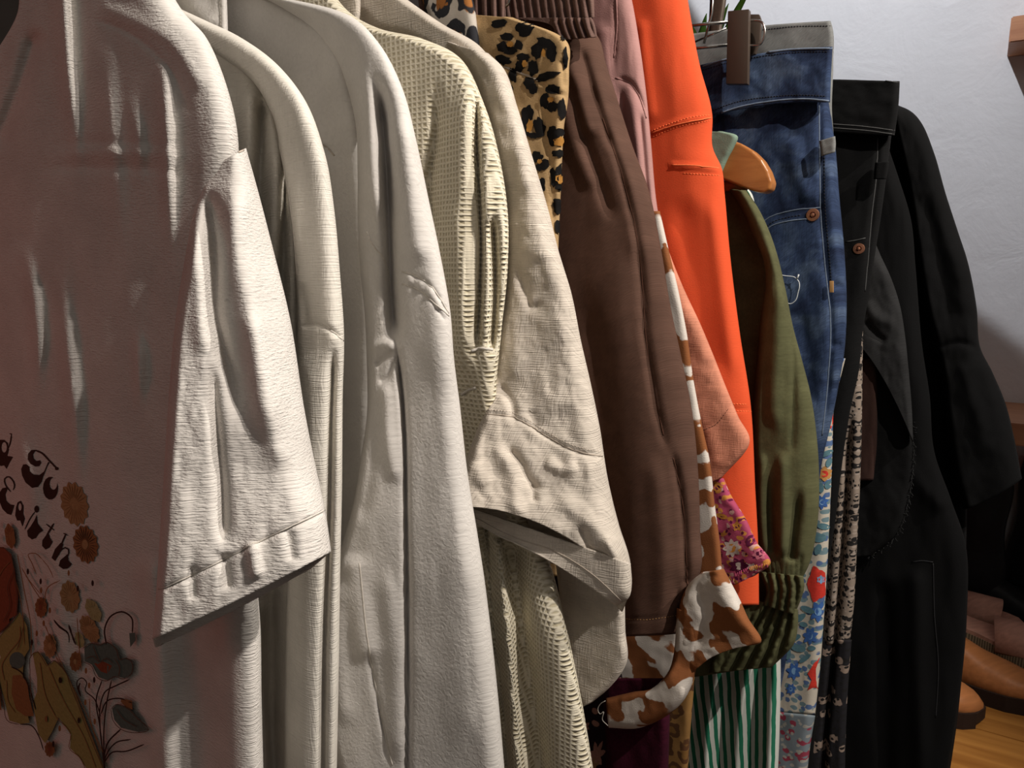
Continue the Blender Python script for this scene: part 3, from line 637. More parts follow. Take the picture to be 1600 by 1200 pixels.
# ------------------------------------------------------------------ 4 waffle cardigan
g4 = thing('waffle_cardigan', P1(650, -60, .45), 'cream waffle-knit cardigan with seamed cuffs, behind the brushed white shirt', 'cardigan')
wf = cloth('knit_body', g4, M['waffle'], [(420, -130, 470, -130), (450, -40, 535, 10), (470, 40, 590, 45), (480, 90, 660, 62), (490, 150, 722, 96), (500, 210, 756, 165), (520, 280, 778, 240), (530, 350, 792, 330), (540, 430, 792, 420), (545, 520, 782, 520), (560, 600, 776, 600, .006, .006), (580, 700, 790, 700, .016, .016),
    (600, 800, 822, 800, .02, .02), (620, 900, 858, 880, .018, .018), (640, 1000, 884, 980), (660, 1100, 905, 1080), (670, 1260, 935, 1260)], .45, D=.016, er=26, B=.006, nz=(.0012, 40, 160), step=4.5, key='wf', seed=7, wid=250, folds=[
    ([(683, 115), (682, 200), (672, 300), (680, 380)], -.008, 8, 10, .35, .2), ([(744, 130), (745, 240), (752, 360), (745, 560)], -.012, 4, 5), ([(726, 120), (722, 260), (725, 420), (730, 600)], .006, 18, 12), ([(770, 330), (774, 440), (768, 560)], -.012, 7, 7),
    ([(757, 250), (760, 380), (757, 540)], .004, 9, 8), ([(706, 300), (712, 450), (720, 600)], .003, 12, 12), ([(800, 830), (815, 960), (835, 1100), (850, 1240)], -.016, 16, 14, .1, 0), ([(776, 830), (790, 950), (800, 1080), (812, 1240)], .010, 7, 6, .05, 0), ([(760, 800), (768, 950), (785, 1100), (795, 1240)], -.01, 6, 5, .05, 0),
    ([(722, 618), (745, 604)], -.003, 4, 4)])
seam('seam', g4, wf, 'wf', [[(736, 548), (752, 544), (770, 547)], [(721, 617), (732, 608), (745, 605)]], M['thread'], .0013, label='raised cuff seam')
# ------------------------------------------------------------------ 5 beige linen shirt
g5 = thing('linen_shirt', P1(700, -60, .52), 'beige crumpled linen shirt with a wide turned-up sleeve cuff', 'shirt')
cloth('shirt_body', g5, M['linen'], [(380, -160, 470, -160), (420, -60, 620, -12), (450, 20, 690, 38), (480, 90, 752, 76), (500, 160, 785, 130), (520, 250, 808, 220), (540, 350, 820, 340), (560, 500, 830, 500), (580, 700, 850, 700), (600, 880, 880, 880)],
    .515, D=.016, er=20, B=.006, nz=(.0016, 60, 120), step=5, seed=8, key='ln_body', wid=300, folds=[([(560, 10), (575, 40), (640, 62), (700, 100)], -.004, 8, 8)])
cl5 = cloth('collar', g5, M['linen'], [(486, -60, 560, -60), (488, -8, 562, -12), (500, 12, 562, 18), (530, 26, 560, 34)], .495, D=.006, er=8, B=.004, nz=(.001, 30, 50), step=4)
sl5 = cloth('sleeve', g5, M['linen'], [(700, 66, 762, 84, .01, .004), (730, 100, 786, 108, .01, .002), (756, 160, 808, 170, .005, 0), (776, 240, 832, 250), (790, 320, 856, 330), (792, 380, 871, 390), (789, 450, 892, 460), (778, 520, 906, 530, -.004, 0), (765, 590, 922, 600, -.010, -.003), (752, 650, 936, 668, -.028, -.004, 3),
    (734, 705, 948, 745, -.042, -.006, 1), (714, 765, 966, 820, -.054, -.008, -14), (712, 782, 984, 880, -.057, -.010, -22), (714, 792, 986, 918, -.058, -.010, -34)], .482, D=.022, er=34, el=14, B=.010, nz=(.0022, 34, 50), step=4, key='ln', seed=9, back=(2, 6, -12, 40), folds=[
    ([(800, 200), (818, 300), (835, 420)], .003, 20, 26), ([(808, 410), (822, 460), (830, 480), (850, 470)], -.003, 7, 7), ([(800, 430), (812, 520), (800, 600)], .003, 18, 18), ([(757, 648), (800, 652), (850, 680), (890, 702), (945, 716)], -.0018, 3, 3, .05, .05),
    ([(780, 600), (800, 630), (806, 655)], -.003, 7, 7), ([(830, 640), (840, 672)], -.003, 9, 9), ([(790, 700), (812, 720), (826, 750), (848, 768)], -.0035, 6, 7), ([(770, 690), (800, 740), (806, 790), (816, 812)], .0035, 10, 12), ([(850, 720), (880, 735), (905, 730)], .003, 8, 10), ([(870, 780), (900, 800), (940, 835), (965, 880)], .003, 12, 14),
    ([(830, 755), (836, 785)], -.003, 5, 5), ([(740, 720), (760, 760)], .002, 14, 14), ([(905, 820), (930, 870), (950, 890)], -.004, 7, 7), ([(945, 840), (965, 880), (975, 905)], .005, 9, 9)])
cl = cloth('sleeve_lining', g5, M['linen'], [(716, 786, 984, 880, -.010, .0), (738, 812, 986, 912, -.010, 0, -4), (772, 834, 980, 935, -.011, 0, -6), (800, 846, 962, 946, -.012, 0, -6)], .462, D=.012, er=26, B=.003, nz=(.001, 40, 40), step=4, key='lnl', label='turned-under inside edge of the cuff')
seam('seam', g5, sl5, 'ln', [[(757, 646), (800, 651), (850, 678), (890, 700), (944, 714)]], M['beigethread'], .0006)
seam('seam', g5, sl5, 'ln', [[(757, 640), (800, 645), (850, 672), (890, 694), (944, 708)]], M['beigethread'], .0003, .0025)
seam('seam', g5, cl, 'lnl', [[(742, 808), (800, 838), (870, 862), (930, 900), (975, 942)]], M['beigethread'], .0005)
cloth('shirt_tail', g5, M['linen'], [(868, 868, 975, 930), (876, 940, 976, 985), (882, 1010, 978, 1035), (896, 1070, 950, 1075), (908, 1106, 925, 1096)], .50, D=.010, er=14, el=8, B=.004, nz=(.0012, 40, 60), step=4, folds=[([(885, 890), (880, 960), (884, 1040)], -.003, 8, 10)])
# ------------------------------------------------------------------ 6 scraps of print behind the linen shirt
g6 = thing('spotted_blouse', P1(715, -80, .56), 'off-white blouse with brown and slate oval spots, peeping over the linen shoulder', 'blouse')
cloth('blouse_body', g6, M['spotted'], [(600, -140, 700, -140), (640, -50, 728, -30), (660, 0, 738, 0), (672, 40, 748, 62), (690, 80, 752, 110), (700, 150, 760, 170), (700, 400, 780, 400)], .555, D=.01, er=14, el=8, B=.004, nz=(.001, 40, 60), step=5, key='sp')
d = Decals('sp'); O1 = flat('slate_ink', (.03, .03, .035)); O2 = flat('rust_brown_ink', (.17, .06, .025)); O3 = flat('amber_ink', (.42, .17, .04))
g6m = M['spotted']
g7 = thing('pleated_skirt', P1(760, -60, .575), 'dark brown finely pleated skirt hanging between the spotted blouse and the leopard skirt', 'skirt')
cloth('skirt_body', g7, M['brownrib'], [(640, -140, 785, -140), (650, -40, 788, -40), (660, 60, 790, 60), (680, 400, 800, 400)], .578, D=.01, er=10, B=.003, nz=None, step=2.2,
      folds=[([(x, -100), (x + 4, 60), (x + 8, 300)], .004 if i % 2 else -.006, 3.2, 3.2, 0, 0) for i, x in enumerate(range(664, 790, 7))])
g8 = thing('leopard_skirt', P1(830, 20, .565), 'leopard print skirt with a tan ground and a folded waist seam', 'skirt')
lp = cloth('skirt_body', g8, M['tancloth'], [(700, 20, 800, 28), (710, 40, 885, 66, 0, 0, -4), (720, 90, 888, 110), (720, 130, 887, 150), (730, 200, 880, 200), (740, 280, 876, 280), (760, 360, 872, 370), (780, 600, 868, 600), (800, 900, 880, 900)], .565, D=.012, er=14, B=.005, nz=(.0016, 30, 60), step=4, key='lp', seed=3,
    folds=[([(785, 103), (830, 122), (886, 152)], -.002, 3, 3, .02, .02), ([(800, 160), (815, 260), (850, 380)], .005, 18, 18), ([(878, 90), (882, 140)], -.003, 4, 4), ([(850, 160), (862, 260), (866, 370)], -.004, 7, 7)])
seam('seam', g8, lp, 'lp', [[(787, 105), (815, 114), (842, 125)]], M['beigethread'], .0011, label='pale waist seam')
d = Decals('lp'); LB_ = flat('black_spot_ink', (.008, .007, .007)); LO_ = flat('ochre_spot_ink', (.42, .20, .045)); rs = random.Random(4)
def blob(X, Y, rx, ry, m, rot=0):
    n = 18; o = []
    for i in range(n):
        a = 2 * math.pi * i / n; k = 1 + rs.uniform(-.2, .16); x, y = rx * k * math.cos(a), ry * k * math.sin(a)
        o.append((740 + (X + x * math.cos(rot) - y * math.sin(rot)) / 4, (Y + x * math.sin(rot) + y * math.cos(rot)) / 4))
    d.poly(o, m, (), 3)
for q_ in ((165, 150, 50, 30, 0), (325, 175, 58, 55, 0), (210, 232, 42, 26, 0), (185, 295, 34, 34, 0), (235, 318, 50, 24, 0), (288, 285, 28, 32, 0), (402, 320, 36, 52, 0), (455, 275, 62, 32, .4), (495, 335, 34, 52, 0), (188, 375, 52, 28, .2), (315, 362, 40, 30, 0), (295, 415, 30, 34, 0), (378, 425, 36, 46, 0),
           (250, 470, 24, 50, -.2), (462, 478, 78, 26, -.3), (350, 520, 32, 44, 0), (378, 560, 26, 34, 0), (500, 560, 42, 34, 0), (450, 630, 26, 50, 0), (500, 665, 34, 36, 0), (548, 680, 20, 60, 0), (568, 365, 12, 66, 0), (340, 720, 38, 60, .2), (330, 800, 22, 50, 0), (412, 800, 32, 62, -.2), (380, 850, 42, 20, 0),
           (500, 850, 30, 62, 0), (530, 830, 30, 26, 0), (535, 960, 36, 24, 0), (400, 985, 40, 34, .3), (445, 1030, 26, 40, 0), (410, 1050, 26, 22, 0), (540, 1060, 24, 40, 0), (500, 1110, 28, 62, 0), (540, 1170, 26, 26, 0), (432, 1160, 18, 50, 0), (520, 1290, 34, 44, 0), (530, 1420, 28, 50, 0), (560, 240, 18, 24, 0), (235, 560, 20, 34, 0)):
    blob(q_[0], q_[1], q_[2], q_[3], LB_, q_[4])
for q_ in ((355, 790, 22, 44, .2), (530, 885, 22, 30, 0), (325, 400, 16, 24, 0), (235, 280, 22, 16, 0), (442, 335, 14, 26, 0), (490, 625, 22, 16, 0), (415, 1010, 16, 14, 0), (530, 1120, 14, 28, 0)): blob(q_[0], q_[1], q_[2], q_[3], LO_, q_[4])
d.build('printed_spots', g8, lp)
# ------------------------------------------------------------------ 9 brown elasticated trousers
g9 = thing('brown_trousers', P1(860, -30, .61), 'brown cotton trousers with a ruched elastic waistband and a stitched hem', 'trousers')
br = cloth('trouser_leg', g9, M['brown'], [(780, 20, 870, 20), (785, 50, 932, 56), (790, 90, 946, 100), (800, 150, 962, 150), (815, 230, 988, 230), (830, 300, 1012, 295), (840, 390, 1032, 390), (850, 480, 1046, 475), (860, 560, 1064, 560), (870, 640, 1080, 640), (880, 740, 1090, 740), (890, 830, 1093, 830),
    (900, 900, 1094, 890), (905, 950, 1075, 935), (910, 994, 1056, 990, 0, 0, 2)], .612, D=.032, er=95, B=.01, nz=(.0012, 50, 200), step=4.5, key='br', seed=11, prof=1.7, folds=[
    ([(886, 75), (900, 140), (925, 220)], .006, 12, 12), ([(888, 110), (905, 190), (940, 290), (960, 350)], -.006, 8, 9), ([(925, 90), (950, 200), (985, 300), (1000, 420)], .005, 14, 14), ([(905, 70), (930, 150), (958, 240)], -.0045, 7, 7),
    ([(878, 150), (900, 230), (930, 300)], .004, 14, 12), ([(940, 180), (970, 270), (992, 360), (1003, 450), (1007, 520), (1018, 590), (1035, 680), (1050, 720)], -.005, 5, 7), ([(1050, 700), (1064, 780), (1070, 860), (1072, 920)], -.005, 5, 6),
    ([(900, 420), (930, 600), (945, 800), (960, 980)], -.008, 40, 30, .2, 0), ([(1075, 900), (1058, 925), (1062, 940)], -.003, 4, 4), ([(970, 965), (1010, 968), (1054, 960)], -.0012, 3, 3, .02, .02), ([(1020, 700), (1035, 850), (1035, 980)], .004, 16, 16, .2, 0)])
for (y0, y1, x0, x1, nm) in ((-70, 34, 784, 926, .606), (28, 64, 866, 930, .602)):
    cloth('elastic_waistband', g9, M['brownrib'], [(x0 - (60 if y0 > 0 else 0), y0, x1 - 6, y0), (x0, (y0 + y1) / 2, x1, (y0 + y1) / 2), (x0, y1, x1 + 2, y1 - 6)], nm, D=.008, er=10, B=.004, nz=(.0008, 20, 30), step=2.2, folds=[([(x, y0), (x + 5, (y0 + y1) / 2), (x + 12, y1)], -.0035 if i % 2 else .002, 3, 3, 0, 0) for i, x in enumerate(range(x0, x1, 6))])
seam('seam', g9, br, 'br', [[(942, 185), (972, 272), (994, 362), (1005, 452), (1009, 520), (1020, 592), (1037, 680)], [(1052, 715), (1066, 780), (1072, 860), (1074, 915)]], M['brthread'], .0006)
seam('seam', g9, br, 'br', [[(972, 966), (1010, 968), (1056, 961)]], M['golden'], .0003, .003)
gh = thing('trouser_hanger', P1(785, 0, .59), 'bright metal hanger clip at the top of the ruched brown waistband', 'hanger')
A = Acc(); A.tube([P1(*q_, .585) for q_ in dens([(762, -40), (770, 2), (780, 12), (792, 8), (796, -4), (788, -14), (778, -10)], 3)], .0014, 0, 8); A.build('clip_spring', M['steel'], gh)
A = Acc(); A.tube([P1(700, -28, .586), P1(778, -10, .586), P1(900, -22, .586)], .0018, 0, 8); A.build('crossbar', M['steel'], gh)
# ------------------------------------------------------------------ 10 pink blouse
g10 = thing('pink_blouse', P1(960, -30, .65), 'dusty pink blouse with a gathered shoulder seam, between brown trousers and orange joggers', 'blouse')
pk = cloth('blouse_body', g10, M['pink'], [(820, -120, 960, -120), (830, -20, 982, -20), (900, 24, 992, 30), (910, 60, 1000, 80), (915, 120, 1008, 140), (915, 200, 1016, 220), (930, 300, 1024, 310), (940, 400, 1038, 400), (950, 520, 1044, 520)], .668, D=.012, er=22, B=.005, nz=(.001, 18, 90), step=4, key='pk', seed=12, folds=[
    ([(960, 0), (962, 60), (958, 110)], -.0015, 3, 3), ([(964, 122), (985, 130), (1000, 155), (1008, 180)], -.003, 4, 4), ([(970, 135), (975, 220), (990, 300)], -.004, 5, 5), ([(985, 140), (995, 220), (1004, 300)], .003, 7, 7), ([(1000, 170), (1006, 240), (1014, 330)], -.0035, 4, 4), ([(940, 30), (945, 100), (958, 180)], .003, 10, 12)])
seam('seam', g10, pk, 'pk', [[(962, -20), (965, 40), (960, 90)], [(962, 122), (985, 131), (1002, 158), (1009, 185)]], M['pink'], .0009)
# ------------------------------------------------------------------ 11 cow print tie top
g11 = thing('cow_print_top', P1(1050, 390, .66), 'white top with brown cow print, its long tie knotted below the brown trousers', 'top')
cw = cloth('front_edge', g11, M['cow'], [(985, 330, 1030, 330), (1000, 400, 1046, 400), (1020, 460, 1058, 450), (1030, 520, 1072, 520), (1040, 590, 1082, 590), (1050, 660, 1095, 660), (1055, 720, 1108, 720), (1065, 790, 1116, 790), (1075, 850, 1124, 850), (1085, 900, 1128, 900)], .661, D=.006, er=8, B=.003, nz=(.001, 30, 60), step=4, seed=13)
cloth('tie_end', g11, M['cow'], [(1098, 895, 1130, 889), (1078, 912, 1142, 912), (1066, 935, 1154, 935), (1060, 965, 1168, 966), (1057, 995, 1188, 1003, 0, 0, 4), (1060, 1020, 1160, 1008, 0, 0, 6), (1082, 1050, 1120, 1018)], .615, D=.012, er=14, el=10, B=.008, nz=(.002, 26, 30), step=3.5, seed=14, folds=[([(1085, 905), (1100, 960), (1090, 1020)], -.003, 8, 8), ([(1110, 900), (1140, 950), (1160, 990)], .004, 12, 12)])
cloth('tie_loop', g11, M['cow'], [(1058, 950, 1090, 965, .013, .013), (1056, 1000, 1090, 1015, .012, .012), (1052, 1030, 1086, 1050, .012, .012), (1042, 1055, 1070, 1090), (1020, 1076, 1045, 1115), (990, 1082, 1000, 1136), (947, 1092, 951, 1136)], .603, D=.010, er=12, el=8, B=.008, nz=(.0015, 24, 30), step=3, seed=15)
cloth('lower_body', g11, M['cow'], [(930, 930, 1060, 930), (930, 1000, 1062, 1000), (925, 1060, 1060, 1060), (930, 1110, 1050, 1110)], .675, D=.008, er=12, B=.004, nz=(.003, 40, 50), step=5, seed=16)
A = Acc(); A.tube([P1(*p, .60) for p in dens([(946, 1095), (938, 1100), (934, 1108), (938, 1116), (943, 1112), (941, 1124), (950, 1134)], 3)], .0004, 0, 5); A.build('loose_thread', M['thread'], g11)
# ------------------------------------------------------------------ 12 terracotta top
g12 = thing('terracotta_top', P1(1040, 380, .68), 'terracotta top with a pointed short sleeve lying over the orange joggers', 'top')
co = cloth('sleeve', g12, M['coral'], [(985, 350, 1030, 350), (1005, 400, 1046, 398), (1020, 450, 1066, 448), (1035, 510, 1094, 508), (1052, 560, 1114, 556), (1068, 610, 1133, 604), (1084, 660, 1152, 650), (1098, 715, 1170, 692), (1114, 752, 1126, 747)], .680, D=.010, er=18, B=.004, nz=(.0014, 26, 40), step=3.5, key='co', seed=17, folds=[([(1096, 670), (1115, 662), (1142, 632)], -.0012, 3, 3, .02, .02), ([(1085, 620), (1110, 690), (1125, 735)], .002, 12, 12)])
seam('seam', g12, co, 'co', [[(1100, 672), (1118, 664), (1130, 650), (1140, 636)]], M['brthread'], .0004, .003)
# ------------------------------------------------------------------ 13 magenta floral
g13 = thing('magenta_floral_top', P1(1120, 740, .69), 'magenta floral top with orange blossoms and a ragged lace hem', 'top')
mg = cloth('top_body', g13, M['magentafloral'], [(1080, 735, 1130, 748), (1085, 790, 1142, 775), (1090, 830, 1165, 812), (1105, 870, 1182, 848), (1125, 900, 1203, 880), (1148, 914, 1180, 898)], .692, D=.008, er=10, B=.004, nz=(.0015, 14, 16), step=3, key='mg', seed=18)
d = Decals('mg'); OR = flat('orange_ink', (.62, .26, .05)); WH = flat('cream_ink', (.6, .5, .45)); PL = flat('plum_ink', (.10, .01, .04)); PKI = flat('pink_ink', (.55, .16, .22))
for (x, y, rx, ry, m1, m2, pt) in ((1122, 762, 8, 9, OR, PL, 6), (1152, 822, 8, 8, OR, PL, 5), (1144, 856, 15, 15, WH, PL, 8), (1155, 884, 17, 13, PL, WH, 7), (1186, 866, 12, 9, PKI, PL, 6), (1172, 845, 6, 9, PL, OR, 0), (1128, 806, 9, 4, OR, PL, 0), (1176, 886, 9, 7, WH, PKI, 6)):
    d.ell(x, y, rx, ry, m1, .3, petals=pt, dep=.35, grid=6); d.ell(x, y, rx * .45, ry * .45, m2 if m1 is not WH else OR, .3, grid=6)
d.build('printed_flowers', g13, mg)
A = Acc()
for i in range(26):
    f = i / 25; x, y = 1126 + 74 * f, 914 - 34 * f - 8 * math.sin(f * 3.1) + (6 if f < .3 else 0); A.tube([P1(x, y, .682), P1(x + random.uniform(-2, 2), y + random.uniform(3, 7), .680), P1(x + random.uniform(-3, 3), y + random.uniform(5, 9), .681)], .0005, 0, 4)
o = A.build('lace_fringe', M['magentafloral'], g13); o['kind'] = 'stuff'
# ------------------------------------------------------------------ 14 orange joggers
g14 = thing('orange_joggers', P1(1030, -80, .71), 'bright orange jersey joggers with twin-stitched panel seams', 'joggers')
og = cloth('jogger_leg', g14, M['orange'], [(900, -160, 1055, -160), (920, -60, 1065, -60), (940, 20, 1077, 20), (950, 100, 1092, 100), (960, 180, 1112, 180), (965, 230, 1113, 232), (970, 262, 1127, 264), (975, 300, 1131, 300), (985, 400, 1140, 400), (1000, 520, 1155, 520), (1010, 632, 1172, 632), (1020, 760, 1179, 760), (1030, 860, 1184, 860), (1040, 948, 1185, 945)],
    .712, D=.022, er=60, B=.008, nz=(.0012, 50, 160), step=4, key='og', seed=19, prof=1.8, folds=[([(1018, 206), (1055, 192), (1110, 181)], .0022, 6, 4, .02, .02), ([(1046, 258), (1080, 260), (1128, 266)], .0022, 3, 4, .05, 0), ([(1138, 640), (1172, 640)], -.0012, 3, 3, 0, 0),
    ([(1060, 300), (1095, 460), (1115, 600)], -.004, 20, 26), ([(1000, 20), (1008, 120), (1018, 200)], .003, 8, 12), ([(1110, 300), (1130, 450), (1150, 600)], .003, 12, 12)])
seam('seam', g14, og, 'og', [[(1018, 205), (1055, 191), (1085, 183), (1110, 180)], [(1020, 214), (1056, 199), (1110, 188)], [(1068, 271), (1100, 273), (1128, 275)], [(1140, 631), (1172, 632)], [(1141, 642), (1173, 643)], [(1003, 130), (1011, 190), (1017, 230)]], M['orthread'], .0005, .003)
seam('seam', g14, og, 'og', [[(1050, 258), (1080, 259), (1127, 264)], [(1018, 208), (1056, 195), (1110, 184)]], M['orthread'], .0007)
# ------------------------------------------------------------------ 15 hanger with mint ribbon, 16 striped dress, 17 olive jacket
g15 = thing('wooden_hanger', P1(1170, 250, .77), 'curved wooden hanger end sticking out beside the orange joggers', 'hanger')
prism('shoulder_arm', g15, M['hanger'], [(1112, 262), (1130, 232), (1144, 219), (1158, 224), (1176, 235), (1190, 249), (1200, 266), (1206, 284), (1203, 296), (1193, 301), (1178, 299), (1160, 293), (1140, 285), (1125, 279)], .765, .022, .005, seg=4)
A = Acc(); A.tube([P1(1070, 300, .79), P1(1110, 294, .785), P1(1140, 290, .782), P1(1166, 292, .78)], .0055, 0, 12); A.build('trouser_bar', M['hanger'], g15)
g15b = thing('mint_strap', P1(1125, 235, .76), 'sage green fabric strap looped over the wooden hanger end', 'strap')
cloth('strap', g15b, M['mint'], [(1080, 205, 1128, 206), (1085, 214, 1152, 214), (1085, 226, 1147, 228), (1085, 245, 1137, 247), (1085, 264, 1127, 270)], .755, D=.008, er=8, B=.01, nz=(.0008, 20, 20), step=3)
g16 = thing('striped_dress', P1(1150, 290, .81), 'green and white striped pleated dress under the olive jacket', 'dress')
cloth('dress_body', g16, M['green'], [(1060, 280, 1150, 284), (1070, 300, 1172, 300), (1080, 330, 1181, 335), (1080, 380, 1195, 380), (1050, 600, 1210, 600), (1030, 900, 1216, 900), (1036, 1060, 1219, 1060), (1052, 1150, 1217, 1150), (1072, 1260, 1212, 1260)], .815, D=.012, er=14, B=.005, nz=(.002, 20, 120), step=3.5, seed=20,
    folds=[([(1105 + k * 22, 1010), (1085 + k * 24, 1120), (1075 + k * 25, 1250)], .008 if k % 2 else -.008, 9, 7, .1, 0) for k in range(-1, 6)], uvg=.11)
g17 = thing('olive_jacket', P1(1165, 300, .77), 'olive green jacket with a full sleeve gathered into a ruffled cuff', 'jacket')
cloth('jacket_body', g17, M['olive'], [(1050, 290, 1140, 296), (1060, 310, 1172, 310), (1070, 350, 1190, 350), (1080, 420, 1205, 420), (1080, 600, 1225, 600), (1080, 800, 1235, 800), (1080, 1000, 1220, 960), (1070, 1060, 1200, 1040)], .785, D=.012, er=14, B=.006, nz=(.0015, 30, 100), step=5, seed=21)
ol = cloth('sleeve', g17, M['olive'], [(1140, 296, 1166, 298, .012, 0), (1158, 325, 1184, 326, .01, 0), (1176, 365, 1202, 364, .006, 0), (1192, 400, 1214, 400), (1197, 440, 1226, 450), (1190, 500, 1238, 510), (1184, 560, 1252, 562), (1178, 620, 1266, 618), (1176, 680, 1275, 680), (1178, 750, 1279, 750), (1180, 820, 1276, 820), (1186, 868, 1264, 880), (1194, 896, 1252, 905)],
    .752, D=.022, er=50, el=12, B=.012, nz=(.0014, 24, 90), step=3.5, key='ol', seed=22, folds=[([(1205, 740), (1204, 800), (1208, 870)], -.008, 6, 6, .3, .1), ([(1238, 500), (1240, 640), (1238, 720)], -.003, 5, 5), ([(1250, 760), (1240, 830), (1236, 880)], -.009, 8, 7, .3, .1), ([(1222, 700), (1222, 800), (1222, 880)], .006, 8, 8),
    ([(1192, 700), (1190, 800), (1196, 870)], .004, 6, 6), ([(1215, 430), (1212, 560), (1210, 680)], .005, 12, 12)] + [([(1196 + 8 * k, 860), (1200 + 7 * k, 900)], -.003, 2.4, 2.4, .3, 0) for k in range(8)])
cloth('cuff', g17, M['olive'], [(1186, 893, 1254, 900, .004, 0), (1192, 906, 1256, 915), (1198, 925, 1250, 938), (1192, 945, 1240, 960)], .748, D=.014, er=16, el=10, B=.012, nz=(.002, 8, 10), step=2.2, key='cuff', folds=[([(1190 + 7 * k, 890), (1196 + 7 * k, 915), (1192 + 7 * k, 955)], -.005 if k % 2 else .003, 2.6, 2.6, 0, 0) for k in range(10)])
cloth('cuff_ruffle', g17, M['olive'], [(1172, 936, 1246, 952, .004, 0), (1150, 965, 1246, 975), (1128, 1000, 1240, 1005), (1112, 1036, 1222, 1026), (1108, 1052, 1205, 1042)], .756, D=.012, er=14, el=10, B=.012, nz=(.003, 14, 20), step=2.5, folds=[([(1196 + 6 * k, 940), (1165 + 9 * k, 990), (1130 + 11 * k, 1050)], -.007 if k % 2 else .004, 4, 4, 0, 0) for k in range(9)])
# ------------------------------------------------------------------ 18 blue jeans with clip hanger
g18 = thing('blue_jeans', P1(1200, 90, .86), 'faded dark blue denim jeans clipped by the waistband', 'jeans')
cloth('back_waistband', g18, M['greydenim'], [(1000, 66, 1297, 33, 0, 0, -5), (1000, 76, 1300, 44, 0, 0, -5), (1000, 120, 1301, 100, 0, 0, -4), (1000, 190, 1299, 170), (1000, 260, 1302, 215)], .885, D=.006, er=6, B=.004, nz=(.001, 40, 40), step=4, key='bw')
seam('seam', g18, None, 'bw', [[(1192, 47), (1240, 42), (1297, 41)]], M['dkthread'], .0006, .003)
jn = cloth('jeans_leg', g18, M['denim'], [(1020, 150, 1294, 152), (1020, 190, 1299, 190), (1020, 235, 1305, 236), (1020, 300, 1310, 300), (1020, 400, 1319, 400), (1020, 480, 1322, 480), (1030, 540, 1319, 545), (1040, 600, 1309, 605), (1050, 660, 1298, 660), (1060, 720, 1284, 720), (1070, 850, 1272, 850)],
    .868, D=.02, er=40, B=.006, nz=(.002, 40, 90), step=4, key='jn', seed=23, folds=[([(1185, 350), (1200, 340), (1228, 332), (1284, 325)], -.0012, 3, 3, 0, 0), ([(1281, 165), (1282, 250), (1284, 340), (1292, 430), (1299, 500), (1296, 580), (1286, 680)], -.003, 4, 4, 0, .1), ([(1300, 445), (1312, 448), (1320, 450)], -.003, 5, 5), ([(1298, 540), (1316, 538)], -.003, 5, 5),
    ([(1120, 190), (1180, 172), (1270, 168)], .003, 8, 10), ([(1235, 210), (1250, 280), (1268, 320)], .005, 14, 14), ([(1250, 480), (1262, 560), (1268, 640)], -.004, 12, 12), ([(1296, 250), (1300, 340), (1310, 430)], .003, 7, 7)])
wb = cloth('waistband', g18, M['denim'], [(1040, 116, 1300, 73, 0, 0, -8), (1045, 150, 1298, 110, 0, 0, -7), (1050, 200, 1296, 160, 0, 0, -12)], .855, D=.008, er=8, B=.006, nz=(.0014, 30, 30), step=3.5, key='wb', seed=24)
seam('seam', g18, wb, 'wb', [[(1098, 104), (1140, 92), (1200, 82), (1250, 77), (1299, 76)]], M['blthread'], .0012, label='pale worn waistband edge')
seam('seam', g18, wb, 'wb', [[(1098, 110), (1140, 98), (1200, 87), (1250, 82), (1297, 81)], [(1110, 174), (1150, 160), (1210, 151), (1260, 149), (1292, 151)]], M['dkthread'], .0006, .003, 'dark stitching')
seam('seam', g18, wb, 'wb', [[(1108, 184), (1150, 169), (1210, 158), (1260, 155), (1294, 158)]], M['blthread'], .0010)
seam('seam', g18, jn, 'jn', [[(1279, 165), (1280, 250), (1282, 340), (1290, 430), (1297, 500), (1294, 580), (1284, 680)], [(1188, 350), (1202, 340), (1228, 331), (1282, 324)], [(1192, 364), (1204, 354), (1230, 346), (1262, 342)]], M['blthread'], .0008)
seam('seam', g18, jn, 'jn', [[(1288, 240), (1290, 330), (1296, 400), (1300, 450)], [(1195, 357), (1206, 348), (1230, 340), (1255, 336)]], M['dkthread'], .0006, .0035)
cloth('belt_loop', g18, M['greydenim'], [(1281, 220, 1304, 213), (1282, 230, 1305, 224), (1284, 244, 1304, 238)], .852, D=.003, er=4, el=4, B=.008, nz=(.0006, 10, 10), step=2)
def rivet(root, key, x, y, r):
    p = hit(key, x, y, .0008); A = Acc(); n = -S; e1 = T; e2 = np.array([0, 0, 1.0])
    for (ra, rb, za, zb) in ((r, r * .92, 0, .0014), (r * .92, r * .5, .0014, .0016), (r * .5, r * .42, .0016, .0008), (r * .34, r * .25, .0008, .0026), (r * .25, .00001, .0026, .0031)):
        N_ = 20; v = []; f = []
        for i in range(N_):
            a = 2 * math.pi * i / N_; dr = e1 * math.cos(a) + e2 * math.sin(a); v += [p + dr * ra + n * za, p + dr * rb + n * zb]
        for i in range(N_): j = (i + 1) % N_; f.append((2 * i, 2 * j, 2 * j + 1, 2 * i + 1))
        A.add(v, f)
    o = A.build('rivet', M['copper'], root); o['label'] = 'round copper rivet'; return o
rivet(g18, 'jn', 1270, 336, .0070)
prism('selvedge_tab', g18, M['golden'], [(1296, 439), (1302, 439), (1302, 457), (1296, 457)], .862, .003, .0004)
g19 = thing('clip_hanger', P1(1150, 0, .86), 'metal trouser hanger with a large bronze clip gripping the blue jeans', 'hanger')
cp = prism('clip', g19, M['clip'], [(1137, 17), (1170, 14), (1168, 131), (1134, 131)], .828, .009, .0009, label='tall bronze clip plate')
